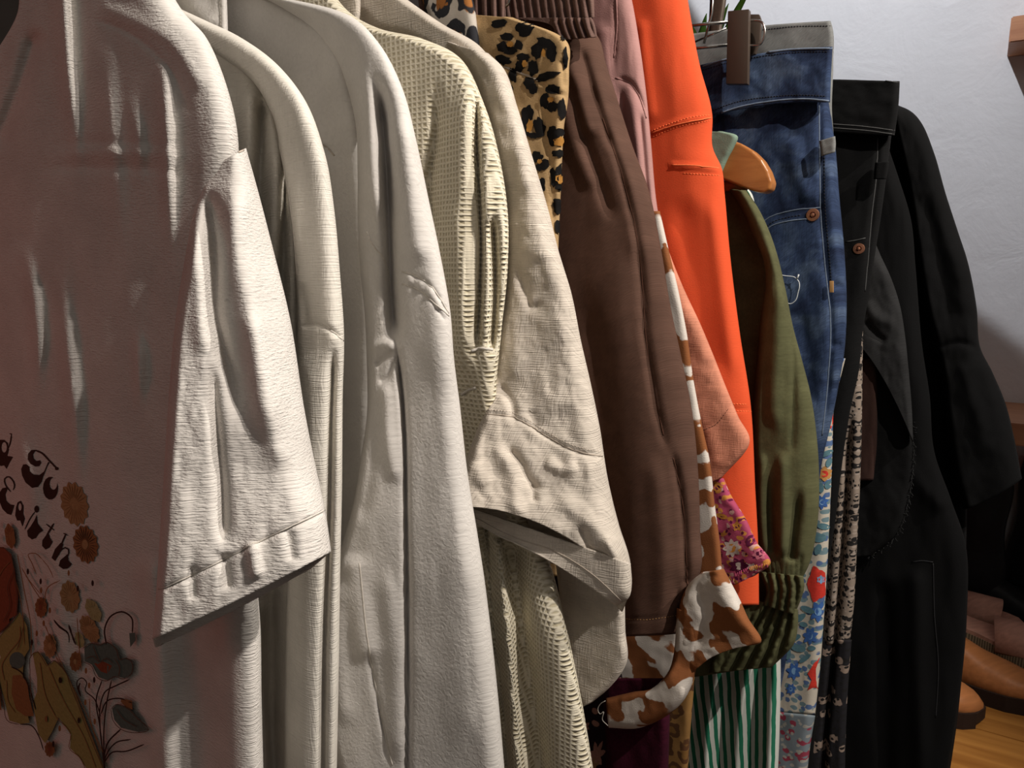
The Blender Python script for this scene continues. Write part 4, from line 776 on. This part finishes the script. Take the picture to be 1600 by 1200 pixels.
prism('clip_jaw', g19, M['clip'], [(1168, 22), (1186, 22), (1189, 30), (1187, 62), (1180, 84), (1168, 88)], .845, .006, .001)
A = Acc(); A.tube([P1(*p, .838) for p in dens([(1160, 33), (1180, 32), (1190, 34), (1194, 42), (1194, 58), (1188, 69), (1176, 71), (1164, 71)], 3)], .0012, 0, 8); A.build('clip_spring', M['steel'], g19)
for y0, y1 in ((40, 34), (76, 70)):
    A = Acc(); A.tube([P1(900, y0 + 14, .845), P1(1080, y0, .845), P1(1140, y1, .845)], .0018, 0, 8); A.build('crossbar', M['steel'], g19)
A = Acc(); A.tube([P1(1100, 68, .85), P1(1112, 20, .85), P1(1118, -60, .85)], .0014, 0, 8); A.tube([P1(1085, 66, .86), P1(1135, 44, .86)], .0012, 0, 8); A.build('brace_wire', M['steel'], g19)
g19b = thing('leather_strap', P1(1122, -20, .9), 'dark brown strap hanging behind the bronze hanger clip', 'strap')
cloth('strap', g19b, M['clip'], [(1112, -60, 1136, -60), (1110, 0, 1134, 0), (1108, 40, 1128, 40), (1106, 66, 1126, 66)], .90, D=.004, er=5, el=5, B=.004, nz=None, step=3)
g20 = thing('tag_loop', P1(1236, 430, .85), 'thin clear plastic tag loop lying against the blue jeans', 'tag fastener')
A = Acc(); q = dens([(1214, 429), (1228, 431), (1246, 435), (1250, 441), (1249, 458), (1244, 470), (1238, 474), (1224, 469), (1214, 464)], 3); A.tube([hit('jn', x, y, .006) if hit('jn', x, y, .004) is not None else P1(x, y, .86) for x, y in q], .0005, 0, 6)
A.tube([hit('jn', 1247, 437, .006), hit('jn', 1250, 429, .007)], .0008, 0, 6); A.build('loop', M['clear'], g20)
# ------------------------------------------------------------------ 21 floral dress
g21 = thing('blue_floral_dress', P1(1270, 620, .92), 'cream dress with red poppies and blue flowers, seen below the blue jeans', 'dress')
fl = cloth('skirt', g21, M['bluefloral'], [(1130, 560, 1320, 560), (1130, 640, 1302, 640), (1130, 700, 1300, 700), (1140, 800, 1296, 800), (1150, 900, 1291, 900), (1160, 960, 1287, 960), (1160, 1040, 1281, 1040), (1160, 1110, 1273, 1116)], .915, D=.014, er=16, B=.006, nz=(.0012, 20, 160), step=3.5, key='fl', seed=25)
cloth('hem_border', g21, M['borderfloral'], [(1140, 1106, 1273, 1118), (1140, 1160, 1266, 1160), (1140, 1260, 1256, 1260)], .914, D=.014, er=16, B=.006, nz=(.001, 20, 60), step=4)
RED = flat('red_ink', (.62, .045, .03)); BLU = flat('blue_ink', (.05, .13, .38)); LB = flat('light_blue_ink', (.20, .36, .58)); LEAF = flat('grey_blue_ink', (.10, .20, .24)); ORI = flat('ochre_flower_ink', (.50, .25, .08))
d = Decals('fl')
d.ell(1276, 912, 15, 30, RED, 0, petals=5, dep=.22, grid=6); d.ell(1282, 905, 6, 7, LB, 0, petals=6, dep=.3); d.poly([(1262, 1052), (1272, 1035), (1280, 1026), (1277, 1076), (1262, 1078)], RED, (), 6); d.poly([(1294, 662), (1301, 636), (1301, 660), (1297, 670)], RED, (), 6)
d.ell(1288, 740, 12, 12, ORI, 0, petals=6, dep=.3, grid=6); d.ell(1288, 740, 5, 5, RED, 0)
for (x, y, r) in ((1284, 784, 10), (1266, 993, 12), (1241, 1048, 12), (1278, 955, 14), (1236, 1076, 8)):
    d.ell(x, y, r, r * 1.25, BLU, .2, petals=7, dep=.4, grid=6); d.ell(x, y, r * .35, r * .45, LB, 0)
for (x, y, rx, ry, ro) in ((1291, 708, 10, 4, -.5), (1294, 722, 4, 8, .3), (1283, 762, 4, 8, 0), (1293, 757, 5, 7, .4), (1286, 822, 9, 5, .2), (1280, 840, 10, 7, -.1), (1278, 858, 5, 9, .3), (1262, 952, 12, 5, .4), (1250, 965, 11, 5, -.6), (1242, 996, 10, 5, -.4), (1248, 1012, 12, 6, .2), (1258, 1028, 11, 4, -.6), (1268, 1012, 6, 4, 0), (1240, 978, 5, 8, 0), (1256, 975, 7, 4, .3), (1225, 1000, 4, 9, .3), (1232, 1022, 4, 8, .2)):
    d.ell(x, y, rx, ry, LEAF, ro, 12, grid=6)
d.build('printed_flowers', g21, fl)
g22 = thing('denim_scrap', P1(1225, 940, .90), 'blue denim hem showing between the olive ruffle and the floral dress', 'jeans')
cloth('hem', g22, M['denim'], [(1180, 900, 1236, 930), (1185, 970, 1235, 975), (1190, 1040, 1226, 1040), (1190, 1110, 1214, 1100)], .895, D=.006, er=8, B=.004, nz=(.001, 20, 40), step=4)
# ------------------------------------------------------------------ 23 black jeans
g23 = thing('black_jeans', P1(1350, 120, .97), 'washed black denim jeans with a copper rivet, hung beside the blue jeans', 'jeans')
bj = cloth('jeans_leg', g23, M['blackdenim'], [(1240, 200, 1392, 212), (1240, 260, 1386, 262), (1240, 330, 1377, 330), (1240, 400, 1366, 400), (1240, 460, 1357, 460), (1240, 520, 1347, 520), (1240, 580, 1341, 580), (1240, 640, 1328, 640), (1240, 710, 1317, 710), (1240, 800, 1306, 800), (1240, 900, 1293, 900), (1240, 1000, 1286, 1000), (1230, 1260, 1262, 1260)],
    .965, D=.016, er=24, B=.006, nz=(.001, 30, 80), step=4, key='bj', seed=26, folds=[([(1372, 215), (1370, 270), (1362, 340), (1357, 400), (1352, 450)], -.003, 3, 4, 0, .1), ([(1322, 392), (1340, 388), (1356, 386)], -.0012, 2, 2, 0, 0)])
wk = cloth('waistband', g23, M['blackdenim'], [(1230, 122, 1405, 127, 0, 0, 0), (1230, 160, 1403, 165), (1230, 200, 1397, 212, 0, 0, 2)], .955, D=.008, er=10, B=.008, nz=(.0012, 40, 20), step=3.5, key='wk', seed=27)
seam('seam', g23, wk, 'wk', [[(1300, 123), (1350, 123), (1404, 129)], [(1300, 194), (1350, 198), (1397, 204)], [(1300, 200), (1350, 204), (1396, 210)]], M['gythread'], .0007)
seam('seam', g23, bj, 'bj', [[(1371, 215), (1369, 270), (1361, 340), (1356, 400), (1351, 455)], [(1322, 378), (1340, 375), (1352, 372)]], M['gythread'], .0007)
cloth('belt_loop', g23, M['blackdenim'], [(1368, 254, 1388, 252), (1367, 264, 1387, 263), (1366, 280, 1384, 280)], .950, D=.003, er=4, el=4, B=.006, nz=None, step=2)
rivet(g23, 'bj', 1342, 389, .0066)
# ------------------------------------------------------------------ 24 taupe floral dress
g24 = thing('taupe_floral_dress', P1(1335, 540, .99), 'black and taupe floral dress hanging in narrow folds behind the black jeans', 'dress')
cloth('skirt', g24, M['taupefloral'], [(1270, 480, 1348, 480), (1270, 560, 1347, 560), (1270, 650, 1346, 650), (1265, 760, 1343, 760), (1262, 860, 1338, 860), (1258, 940, 1334, 940), (1254, 1010, 1327, 1006)], .992, D=.012, er=10, B=.005, nz=(.0012, 12, 140), step=3, seed=28, folds=[([(1330, 640), (1322, 760), (1313, 900), (1304, 1010)], -.016, 4, 4, .2, 0), ([(1322, 700), (1308, 860), (1297, 1000)], .006, 7, 5, .2, 0)])
cloth('lower_panel', g24, M['blackbird'], [(1250, 1000, 1330, 1000), (1250, 1080, 1324, 1080), (1245, 1260, 1318, 1260)], .990, D=.012, er=10, B=.005, nz=(.0012, 12, 140), step=3, seed=28, folds=[([(1304, 1000), (1294, 1100), (1282, 1250)], -.016, 4, 4, 0, 0)])
# ------------------------------------------------------------------ 25 charcoal frayed jacket, brown strip
g25 = thing('frayed_denim_jacket', P1(1390, 380, 1.02), 'charcoal denim jacket with a ragged frayed hem, between black jeans and black coat', 'jacket')
cj = cloth('jacket_front', g25, M['charcoal'], [(1300, 330, 1350, 330), (1300, 390, 1372, 392), (1310, 430, 1392, 436), (1318, 470, 1406, 480), (1325, 500, 1414, 530), (1335, 520, 1419, 580), (1342, 535, 1424, 640), (1346, 542, 1426, 690, 0, 0, -14)], 1.014, D=.012, er=16, B=.005, nz=(.0018, 30, 50), step=3.5, seed=29, key='cj', folds=[([(1350, 500), (1365, 520), (1385, 535)], -.004, 6, 6), ([(1350, 470), (1375, 500), (1400, 505)], .003, 9, 9)])
lw = cloth('jacket_tail', g25, M['blackdenim'], [(1310, 520, 1418, 600), (1315, 580, 1425, 670), (1318, 660, 1427, 720), (1320, 740, 1420, 780), (1322, 820, 1400, 836), (1330, 872, 1362, 868)], 1.03, D=.012, er=14, B=.005, nz=(.002, 30, 50), step=4, seed=30)
A = Acc()
for i in range(70):
    f = i / 69; pts_ = [(1346, 870), (1372, 862), (1398, 838), (1414, 800), (1424, 750), (1427, 700), (1425, 660)]; q = dens(pts_, 2); x, y = q[int(f * (len(q) - 1))]
    dx, dy = random.uniform(-1, 4), random.uniform(-1, 5); A.tube([P1(x, y, 1.036), P1(x + dx, y + dy, 1.034), P1(x + dx * 1.5 + random.uniform(-2, 2), y + dy * 1.6, 1.032)], .0005, 0, 4)
o = A.build('frayed_hem', M['charcoal'], g25); o['kind'] = 'stuff'
g26 = thing('dark_brown_skirt', P1(1357, 640, 1.02), 'narrow strip of dark brown cloth behind the frayed jacket hem', 'skirt')
cloth('skirt', g26, M['darkbrown'], [(1320, 560, 1370, 560), (1320, 640, 1370, 640), (1325, 700, 1369, 700), (1330, 752, 1364, 750)], 1.022, D=.006, er=8, B=.004, nz=(.002, 16, 60), step=4)
# ------------------------------------------------------------------ 27 black shirt and coat
g27 = thing('black_shirt', P1(1420, 300, 1.06), 'plain black shirt with a seamed pocket, in front of the black coat', 'shirt')
b1 = cloth('shirt_body', g27, M['black'], [(1260, 200, 1380, 210), (1280, 280, 1404, 280), (1290, 340, 1422, 340), (1300, 420, 1430, 420), (1310, 520, 1440, 540), (1320, 600, 1452, 620), (1330, 680, 1458, 700), (1330, 780, 1485, 780), (1320, 860, 1508, 850), (1300, 960, 1510, 960), (1290, 1060, 1502, 1060), (1280, 1160, 1488, 1160), (1280, 1260, 1470, 1260)],
    1.06, D=.018, er=26, B=.008, nz=(.003, 40, 160), step=5, key='b1', seed=31, folds=[([(1380, 900), (1385, 1050), (1382, 1200)], -.008, 14, 14, .1, 0), ([(1430, 880), (1436, 1050), (1440, 1200)], .008, 16, 12, .1, 0), ([(1402, 700), (1440, 760), (1480, 800)], .005, 14, 14)])
seam('seam', g27, b1, 'b1', [[(1425, 878), (1440, 876), (1458, 878)], [(1458, 880), (1460, 960), (1466, 1040), (1462, 1120)]], M['fainthread'], .0007)
g28 = thing('black_coat', P1(1450, 150, 1.10), 'large black coat with a wide sleeve, furthest garment along the rail', 'coat')
cloth('coat_body', g28, M['black'], [(1320, 172, 1396, 168), (1340, 220, 1440, 222), (1340, 320, 1478, 310), (1340, 440, 1500, 420), (1340, 560, 1508, 560), (1340, 700, 1510, 700), (1330, 860, 1509, 860), (1330, 1000, 1506, 1000), (1320, 1100, 1498, 1100), (1310, 1260, 1475, 1260)], 1.12, D=.02, er=26, B=.01, nz=(.003, 50, 200), step=6, seed=32)
cs = cloth('sleeve', g28, M['black'], [(1398, 190, 1400, 164), (1405, 225, 1422, 174), (1415, 270, 1440, 194), (1424, 320, 1459, 240), (1432, 380, 1476, 300), (1442, 450, 1496, 362), (1452, 500, 1512, 412), (1462, 540, 1525, 480), (1470, 580, 1530, 540), (1476, 630, 1549, 580), (1484, 690, 1570, 630), (1494, 750, 1585, 690), (1506, 796, 1596, 748, 0, 0, 6)],
    1.085, D=.022, er=30, el=12, B=.014, nz=(.0025, 30, 60), step=4, key='cs', seed=33, folds=[([(1462, 545), (1500, 535), (1528, 545)], -.003, 5, 5), ([(1440, 300), (1470, 420), (1490, 520)], -.004, 12, 12), ([(1500, 560), (1525, 640), (1545, 720)], .004, 14, 14)])
# ------------------------------------------------------------------ lower scraps
g29 = thing('dark_floral_trousers', P1(925, 1000, .63), 'near-black trousers with small dusty pink flowers, under the linen cuff', 'trousers')
df = cloth('trouser_leg', g29, M['darkfloral'], [(800, 900, 940, 900), (810, 1000, 960, 1000), (820, 1080, 975, 1080), (830, 1260, 985, 1260)], .664, D=.008, er=12, B=.004, nz=(.0015, 30, 80), step=4, key='df', seed=34)
d = Decals('df'); DP = flat('dusty_pink_ink', (.40, .20, .16)); d.ell(915, 1134, 8, 9, DP, 0, petals=5, dep=.5, grid=5)
d.ell(932, 1180, 14, 26, DP, .3, petals=7, dep=.5, grid=5); d.ell(928, 1196, 8, 16, TAN, .3, petals=5, dep=.5, grid=5); d.build('printed_flowers', g29, df)
g30 = thing('wine_velvet_skirt', P1(1000, 1080, .65), 'deep wine velvet skirt hanging below the cow print tie', 'skirt')
cloth('skirt', g30, M['magentavelvet'], [(940, 1060, 1048, 1060), (946, 1130, 1046, 1110), (947, 1180, 1044, 1180), (948, 1260, 1042, 1260)], .628, D=.012, er=14, el=8, B=.005, nz=(.002, 24, 60), step=4)
g31 = thing('tan_leopard_dress', P1(1062, 1040, .68), 'tan leopard print dress beside the striped dress near the bottom', 'dress')
cloth('skirt', g31, M['tanleopard'], [(1000, 1010, 1086, 1030), (1010, 1080, 1083, 1080), (1010, 1140, 1078, 1140), (1010, 1260, 1072, 1260)], .70, D=.010, er=10, B=.005, nz=(.001, 20, 60), step=4)
# ------------------------------------------------------------------ shelves, boots, plant
tag(box('wall_shelf', None, M['shelf'], (1.64, 1.9), (-.3, 1.4), (1.02, 1.062)), 'reddish brown wooden shelf behind the black coat sleeve, above the boots', 'shelf')
tag(box('wall_shelf', None, M['shelf'], (1.78, 1.9), (.012, 1.2), (1.775, 1.822)), 'end of a wooden wall shelf high up at the right edge', 'shelf')
BZ = .62
bn = thing('display_bench', W(1.5, .4, 0), 'honey-coloured varnished wooden bench the boots stand on', 'bench')
for i in range(5): box('board', bn, M['bench'], (1.165 + i * .147, 1.165 + i * .147 + .1455), (-.12, 1.3), (BZ - .03, BZ), .0015)
for a_, b_ in ((1.22, -.08), (1.82, -.08), (1.22, 1.2), (1.82, 1.2)): box('leg', bn, M['bench'], (a_, a_ + .05), (b_, b_ + .05), (0, BZ - .03), .003)
def ground(px, py, z=BZ):
    d_ = rays(px, py); return C0 + d_ * ((z - CAMZ) / d_[2])
def loft(secs, cap=True):
    """secs: list of rings (n,3)"""
    n = len(secs[0]); v = [p for s_ in secs for p in s_]; f = []
    for i in range(len(secs) - 1):
        for k in range(n): k2 = (k + 1) % n; f.append((i * n + k, i * n + k2, (i + 1) * n + k2, (i + 1) * n + k))
    if cap: f += [tuple(range(n))[::-1], tuple((len(secs) - 1) * n + k for k in range(n))]
    return v, f
def frame(o, ang):
    dx = T * math.cos(ang) + S * math.sin(ang); dy = -T * math.sin(ang) + S * math.cos(ang)
    return lambda x, y, z: o + dx * x + dy * y + np.array([0, 0, z])
def boot(name, toe, ang, mat, label, hshaft=.16, L=.27, k=1.0):
    """ankle boot; toe = ground point of the toe tip, foot along ang from T"""
    g = frame(toe, ang); R0 = thing(name, toe, label, 'boot')
    X = [-.268, -.25, -.22, -.18, -.14, -.10, -.06, -.03, -.012, -.002]; Wd = [.012, .027, .033, .032, .036, .042, .044, .036, .024, .006]; H = [.075, .092, .105, .108, .092, .072, .060, .052, .044, .032]
    def ring(x, w, h, z0=.026, n=24):
        r = []
        for i in range(n):
            a = 2 * math.pi * i / n; c, s_ = math.cos(a), math.sin(a)
            yy = w * math.copysign(abs(c) ** .75, c); zz = (h - z0) * (max(s_, 0) ** .85) if s_ > 0 else -.004 * abs(s_); r.append(g(x * k, yy * k, z0 + zz * k))
        return r
    xs = np.linspace(X[0], X[-1], 40); secs = [ring(x, np.interp(x, X, Wd), np.interp(x, X, H)) for x in xs]
    v, f = loft(secs); vamp = link_mesh('vamp', v, f, mat, R0, uv=uvof(np.array(v)))
    secs = []
    for j in range(22):
        q = j / 21; z = .06 + (hshaft) * q; cx = -.205 + .008 * q; rx = .058 - .010 * q + .004 * math.sin(q * 9); ry = .034 + .006 * q + .0015 * math.sin(q * 13)
        secs.append([g((cx + rx * math.cos(a)) * k, ry * math.sin(a) * k, z * k + .002) for a in np.linspace(0, 2 * math.pi, 28, endpoint=False)])
    v, f = loft(secs, False); sh_ = link_mesh('shaft', v, f, mat, R0, uv=uvof(np.array(v)), solid=.002)
    def outline(grow): 
        o = []
        for x, w in list(zip(X, Wd)): o.append((x, w + grow))
        o = [(X[0] - grow, 0)] + o + [(X[-1] + grow, 0)] + [(x, -w) for x, w in reversed(o)]
        return o
    def slab(nm, z0, z1, x0, x1):
        o = [(min(max(x, x0), x1), y) for x, y in outline(.004)]; v = [g(x * k, y * k, z0) for x, y in o] + [g(x * k, y * k, z1) for x, y in o]; n = len(o)
        f = [tuple(range(n))[::-1], tuple(range(n, 2 * n))] + [(i, (i + 1) % n, n + (i + 1) % n, n + i) for i in range(n)]
        link_mesh(nm, v, f, M['sole'], R0, uv=uvof(np.array(v)), smooth=False)
    slab('sole', .008, .027, -.3, .1); slab('tread', .0, .008, -.13, -.01); slab('heel', 0, .010, -.28, -.20)
    return R0
boot('ankle_boot', ground(1536, 1128), .06, M['tan'], 'tan leather ankle boot nearest the bench front, only its toe showing')
boot('ankle_boot', ground(1640, 1112), -.10, M['tan'], 'farther tan leather ankle boot, with creased vamp, cut by the right edge')
def sandal(toe, ang, label, z=BZ):
    g = frame(toe, ang); R0 = thing('wedge_sandal', toe, label, 'sandal')
    X = [-.25, -.235, -.2, -.14, -.08, -.03, -.008, 0]; Wd = [.004, .026, .034, .030, .042, .040, .024, .003]
    def slab(nm, zf0, zf1, gr, mat):
        xs = np.linspace(X[0], X[-1], 30); up = [(x, np.interp(x, X, Wd) + gr) for x in xs]; o = up + [(x, -w) for x, w in reversed(up)]; n = len(o)
        v = [g(x, y, zf0(x)) for x, y in o] + [g(x, y, zf1(x)) for x, y in o]
        f = [tuple(range(n))[::-1], tuple(range(n, 2 * n))] + [(i, (i + 1) % n, n + (i + 1) % n, n + i) for i in range(n)]
        return link_mesh(nm, v, f, mat, R0, uv=uvof(np.array(v)), smooth=False)
    hz = lambda x: .045 + .035 * max(0, min(1, (-x - .06) / .15))
    slab('outsole', lambda x: 0, lambda x: .006, .002, M['sole']); slab('jute_wedge', lambda x: .006, lambda x: hz(x), .002, M['jute']); slab('insole', lambda x: hz(x), lambda x: hz(x) + .007, .001, M['peach'])
    for nm, x0, x1, hh in (('toe_strap', -.11, -.045, .045), ('ankle_strap', -.225, -.185, .07)):
        secs = []
        for a in np.linspace(0, math.pi, 18):
            w = np.interp((x0 + x1) / 2, X, Wd) + .003; c, s_ = math.cos(a), math.sin(a); z = hz((x0 + x1) / 2) + hh * s_ ** .8
            secs.append([g(x0 - .004 * s_, w * c, z), g(x1 + .008 * s_, w * c, z - .006 * s_), g(x1 + .008 * s_, w * c * .95, z - .003 - .006 * s_), g(x0 - .004 * s_, w * c * .95, z - .003)])
        v, f = loft(secs); link_mesh(nm, v, f, M['peach'], R0, uv=uvof(np.array(v)))
sandal(W(1.55, .19, BZ), 0, 'peach leather sandal with a braided jute wedge, behind the tan boots')
sandal(W(1.652, .13, BZ), 0, 'second peach sandal, standing further back against the black boots')
boot('tall_boot', W(1.755, .24, BZ), 0, M['blackleather'], 'black leather tall boot beside the coat, behind the sandals', hshaft=.25)
boot('tall_boot', W(1.852, .36, BZ), 0, M['blackleather'], 'black leather tall boot against the wall, cut by the right edge', hshaft=.27)
pl = thing('potted_plant', W(1.6, -.75, 0), 'green strap-leaved plant glimpsed between the orange joggers and the clip hanger', 'plant')
lo = P1(1098, 90, 1.45)
A = Acc(); 
for i in range(11):
    a = random.uniform(-1.2, 1.2); ln = random.uniform(.14, .24); base = P1(1085 + 3 * i, 120, 1.5); o = []
    A_ = Acc(); pts = []
    for q in np.linspace(0, 1, 9):
        c = base + T * (math.sin(a) * ln * q * .5) + S * (.05 * math.cos(a) * q) + np.array([0, 0, ln * (q - .25 * q * q)]); w = .008 * math.sin(math.pi * min(1, q * .9 + .1)) + .0008
        pts.append([c - T * w, c + T * w, c + T * w * .3 - S * .001, c - T * w * .3 - S * .001])
    v, f = loft(pts); A_.add(v, f); A_.build('leaf', M['leaf'], pl)
pz = P1(1100, 120, 1.5)
A = Acc(); v, f = loft([[pz + T * r * math.cos(a) + S * r * math.sin(a) + np.array([0, 0, z]) for a in np.linspace(0, 2 * math.pi, 24, endpoint=False)] for z, r in ((-.16, .05), (-.02, .07), (.0, .075), (.0, .068), (-.02, .066))]); A.add(v, f); A.build('pot', M['peach'], pl)

for o_ in list(COL.objects):
    for nm_, gp_ in (('ankle_boot', 'tan ankle boots on the bench'), ('wedge_sandal', 'peach wedge sandals on the bench'), ('tall_boot', 'black tall boots on the bench'), ('wall_shelf', 'wooden shelves on the back wall')):
        if o_.name.split('.')[0] == nm_: o_['group'] = gp_
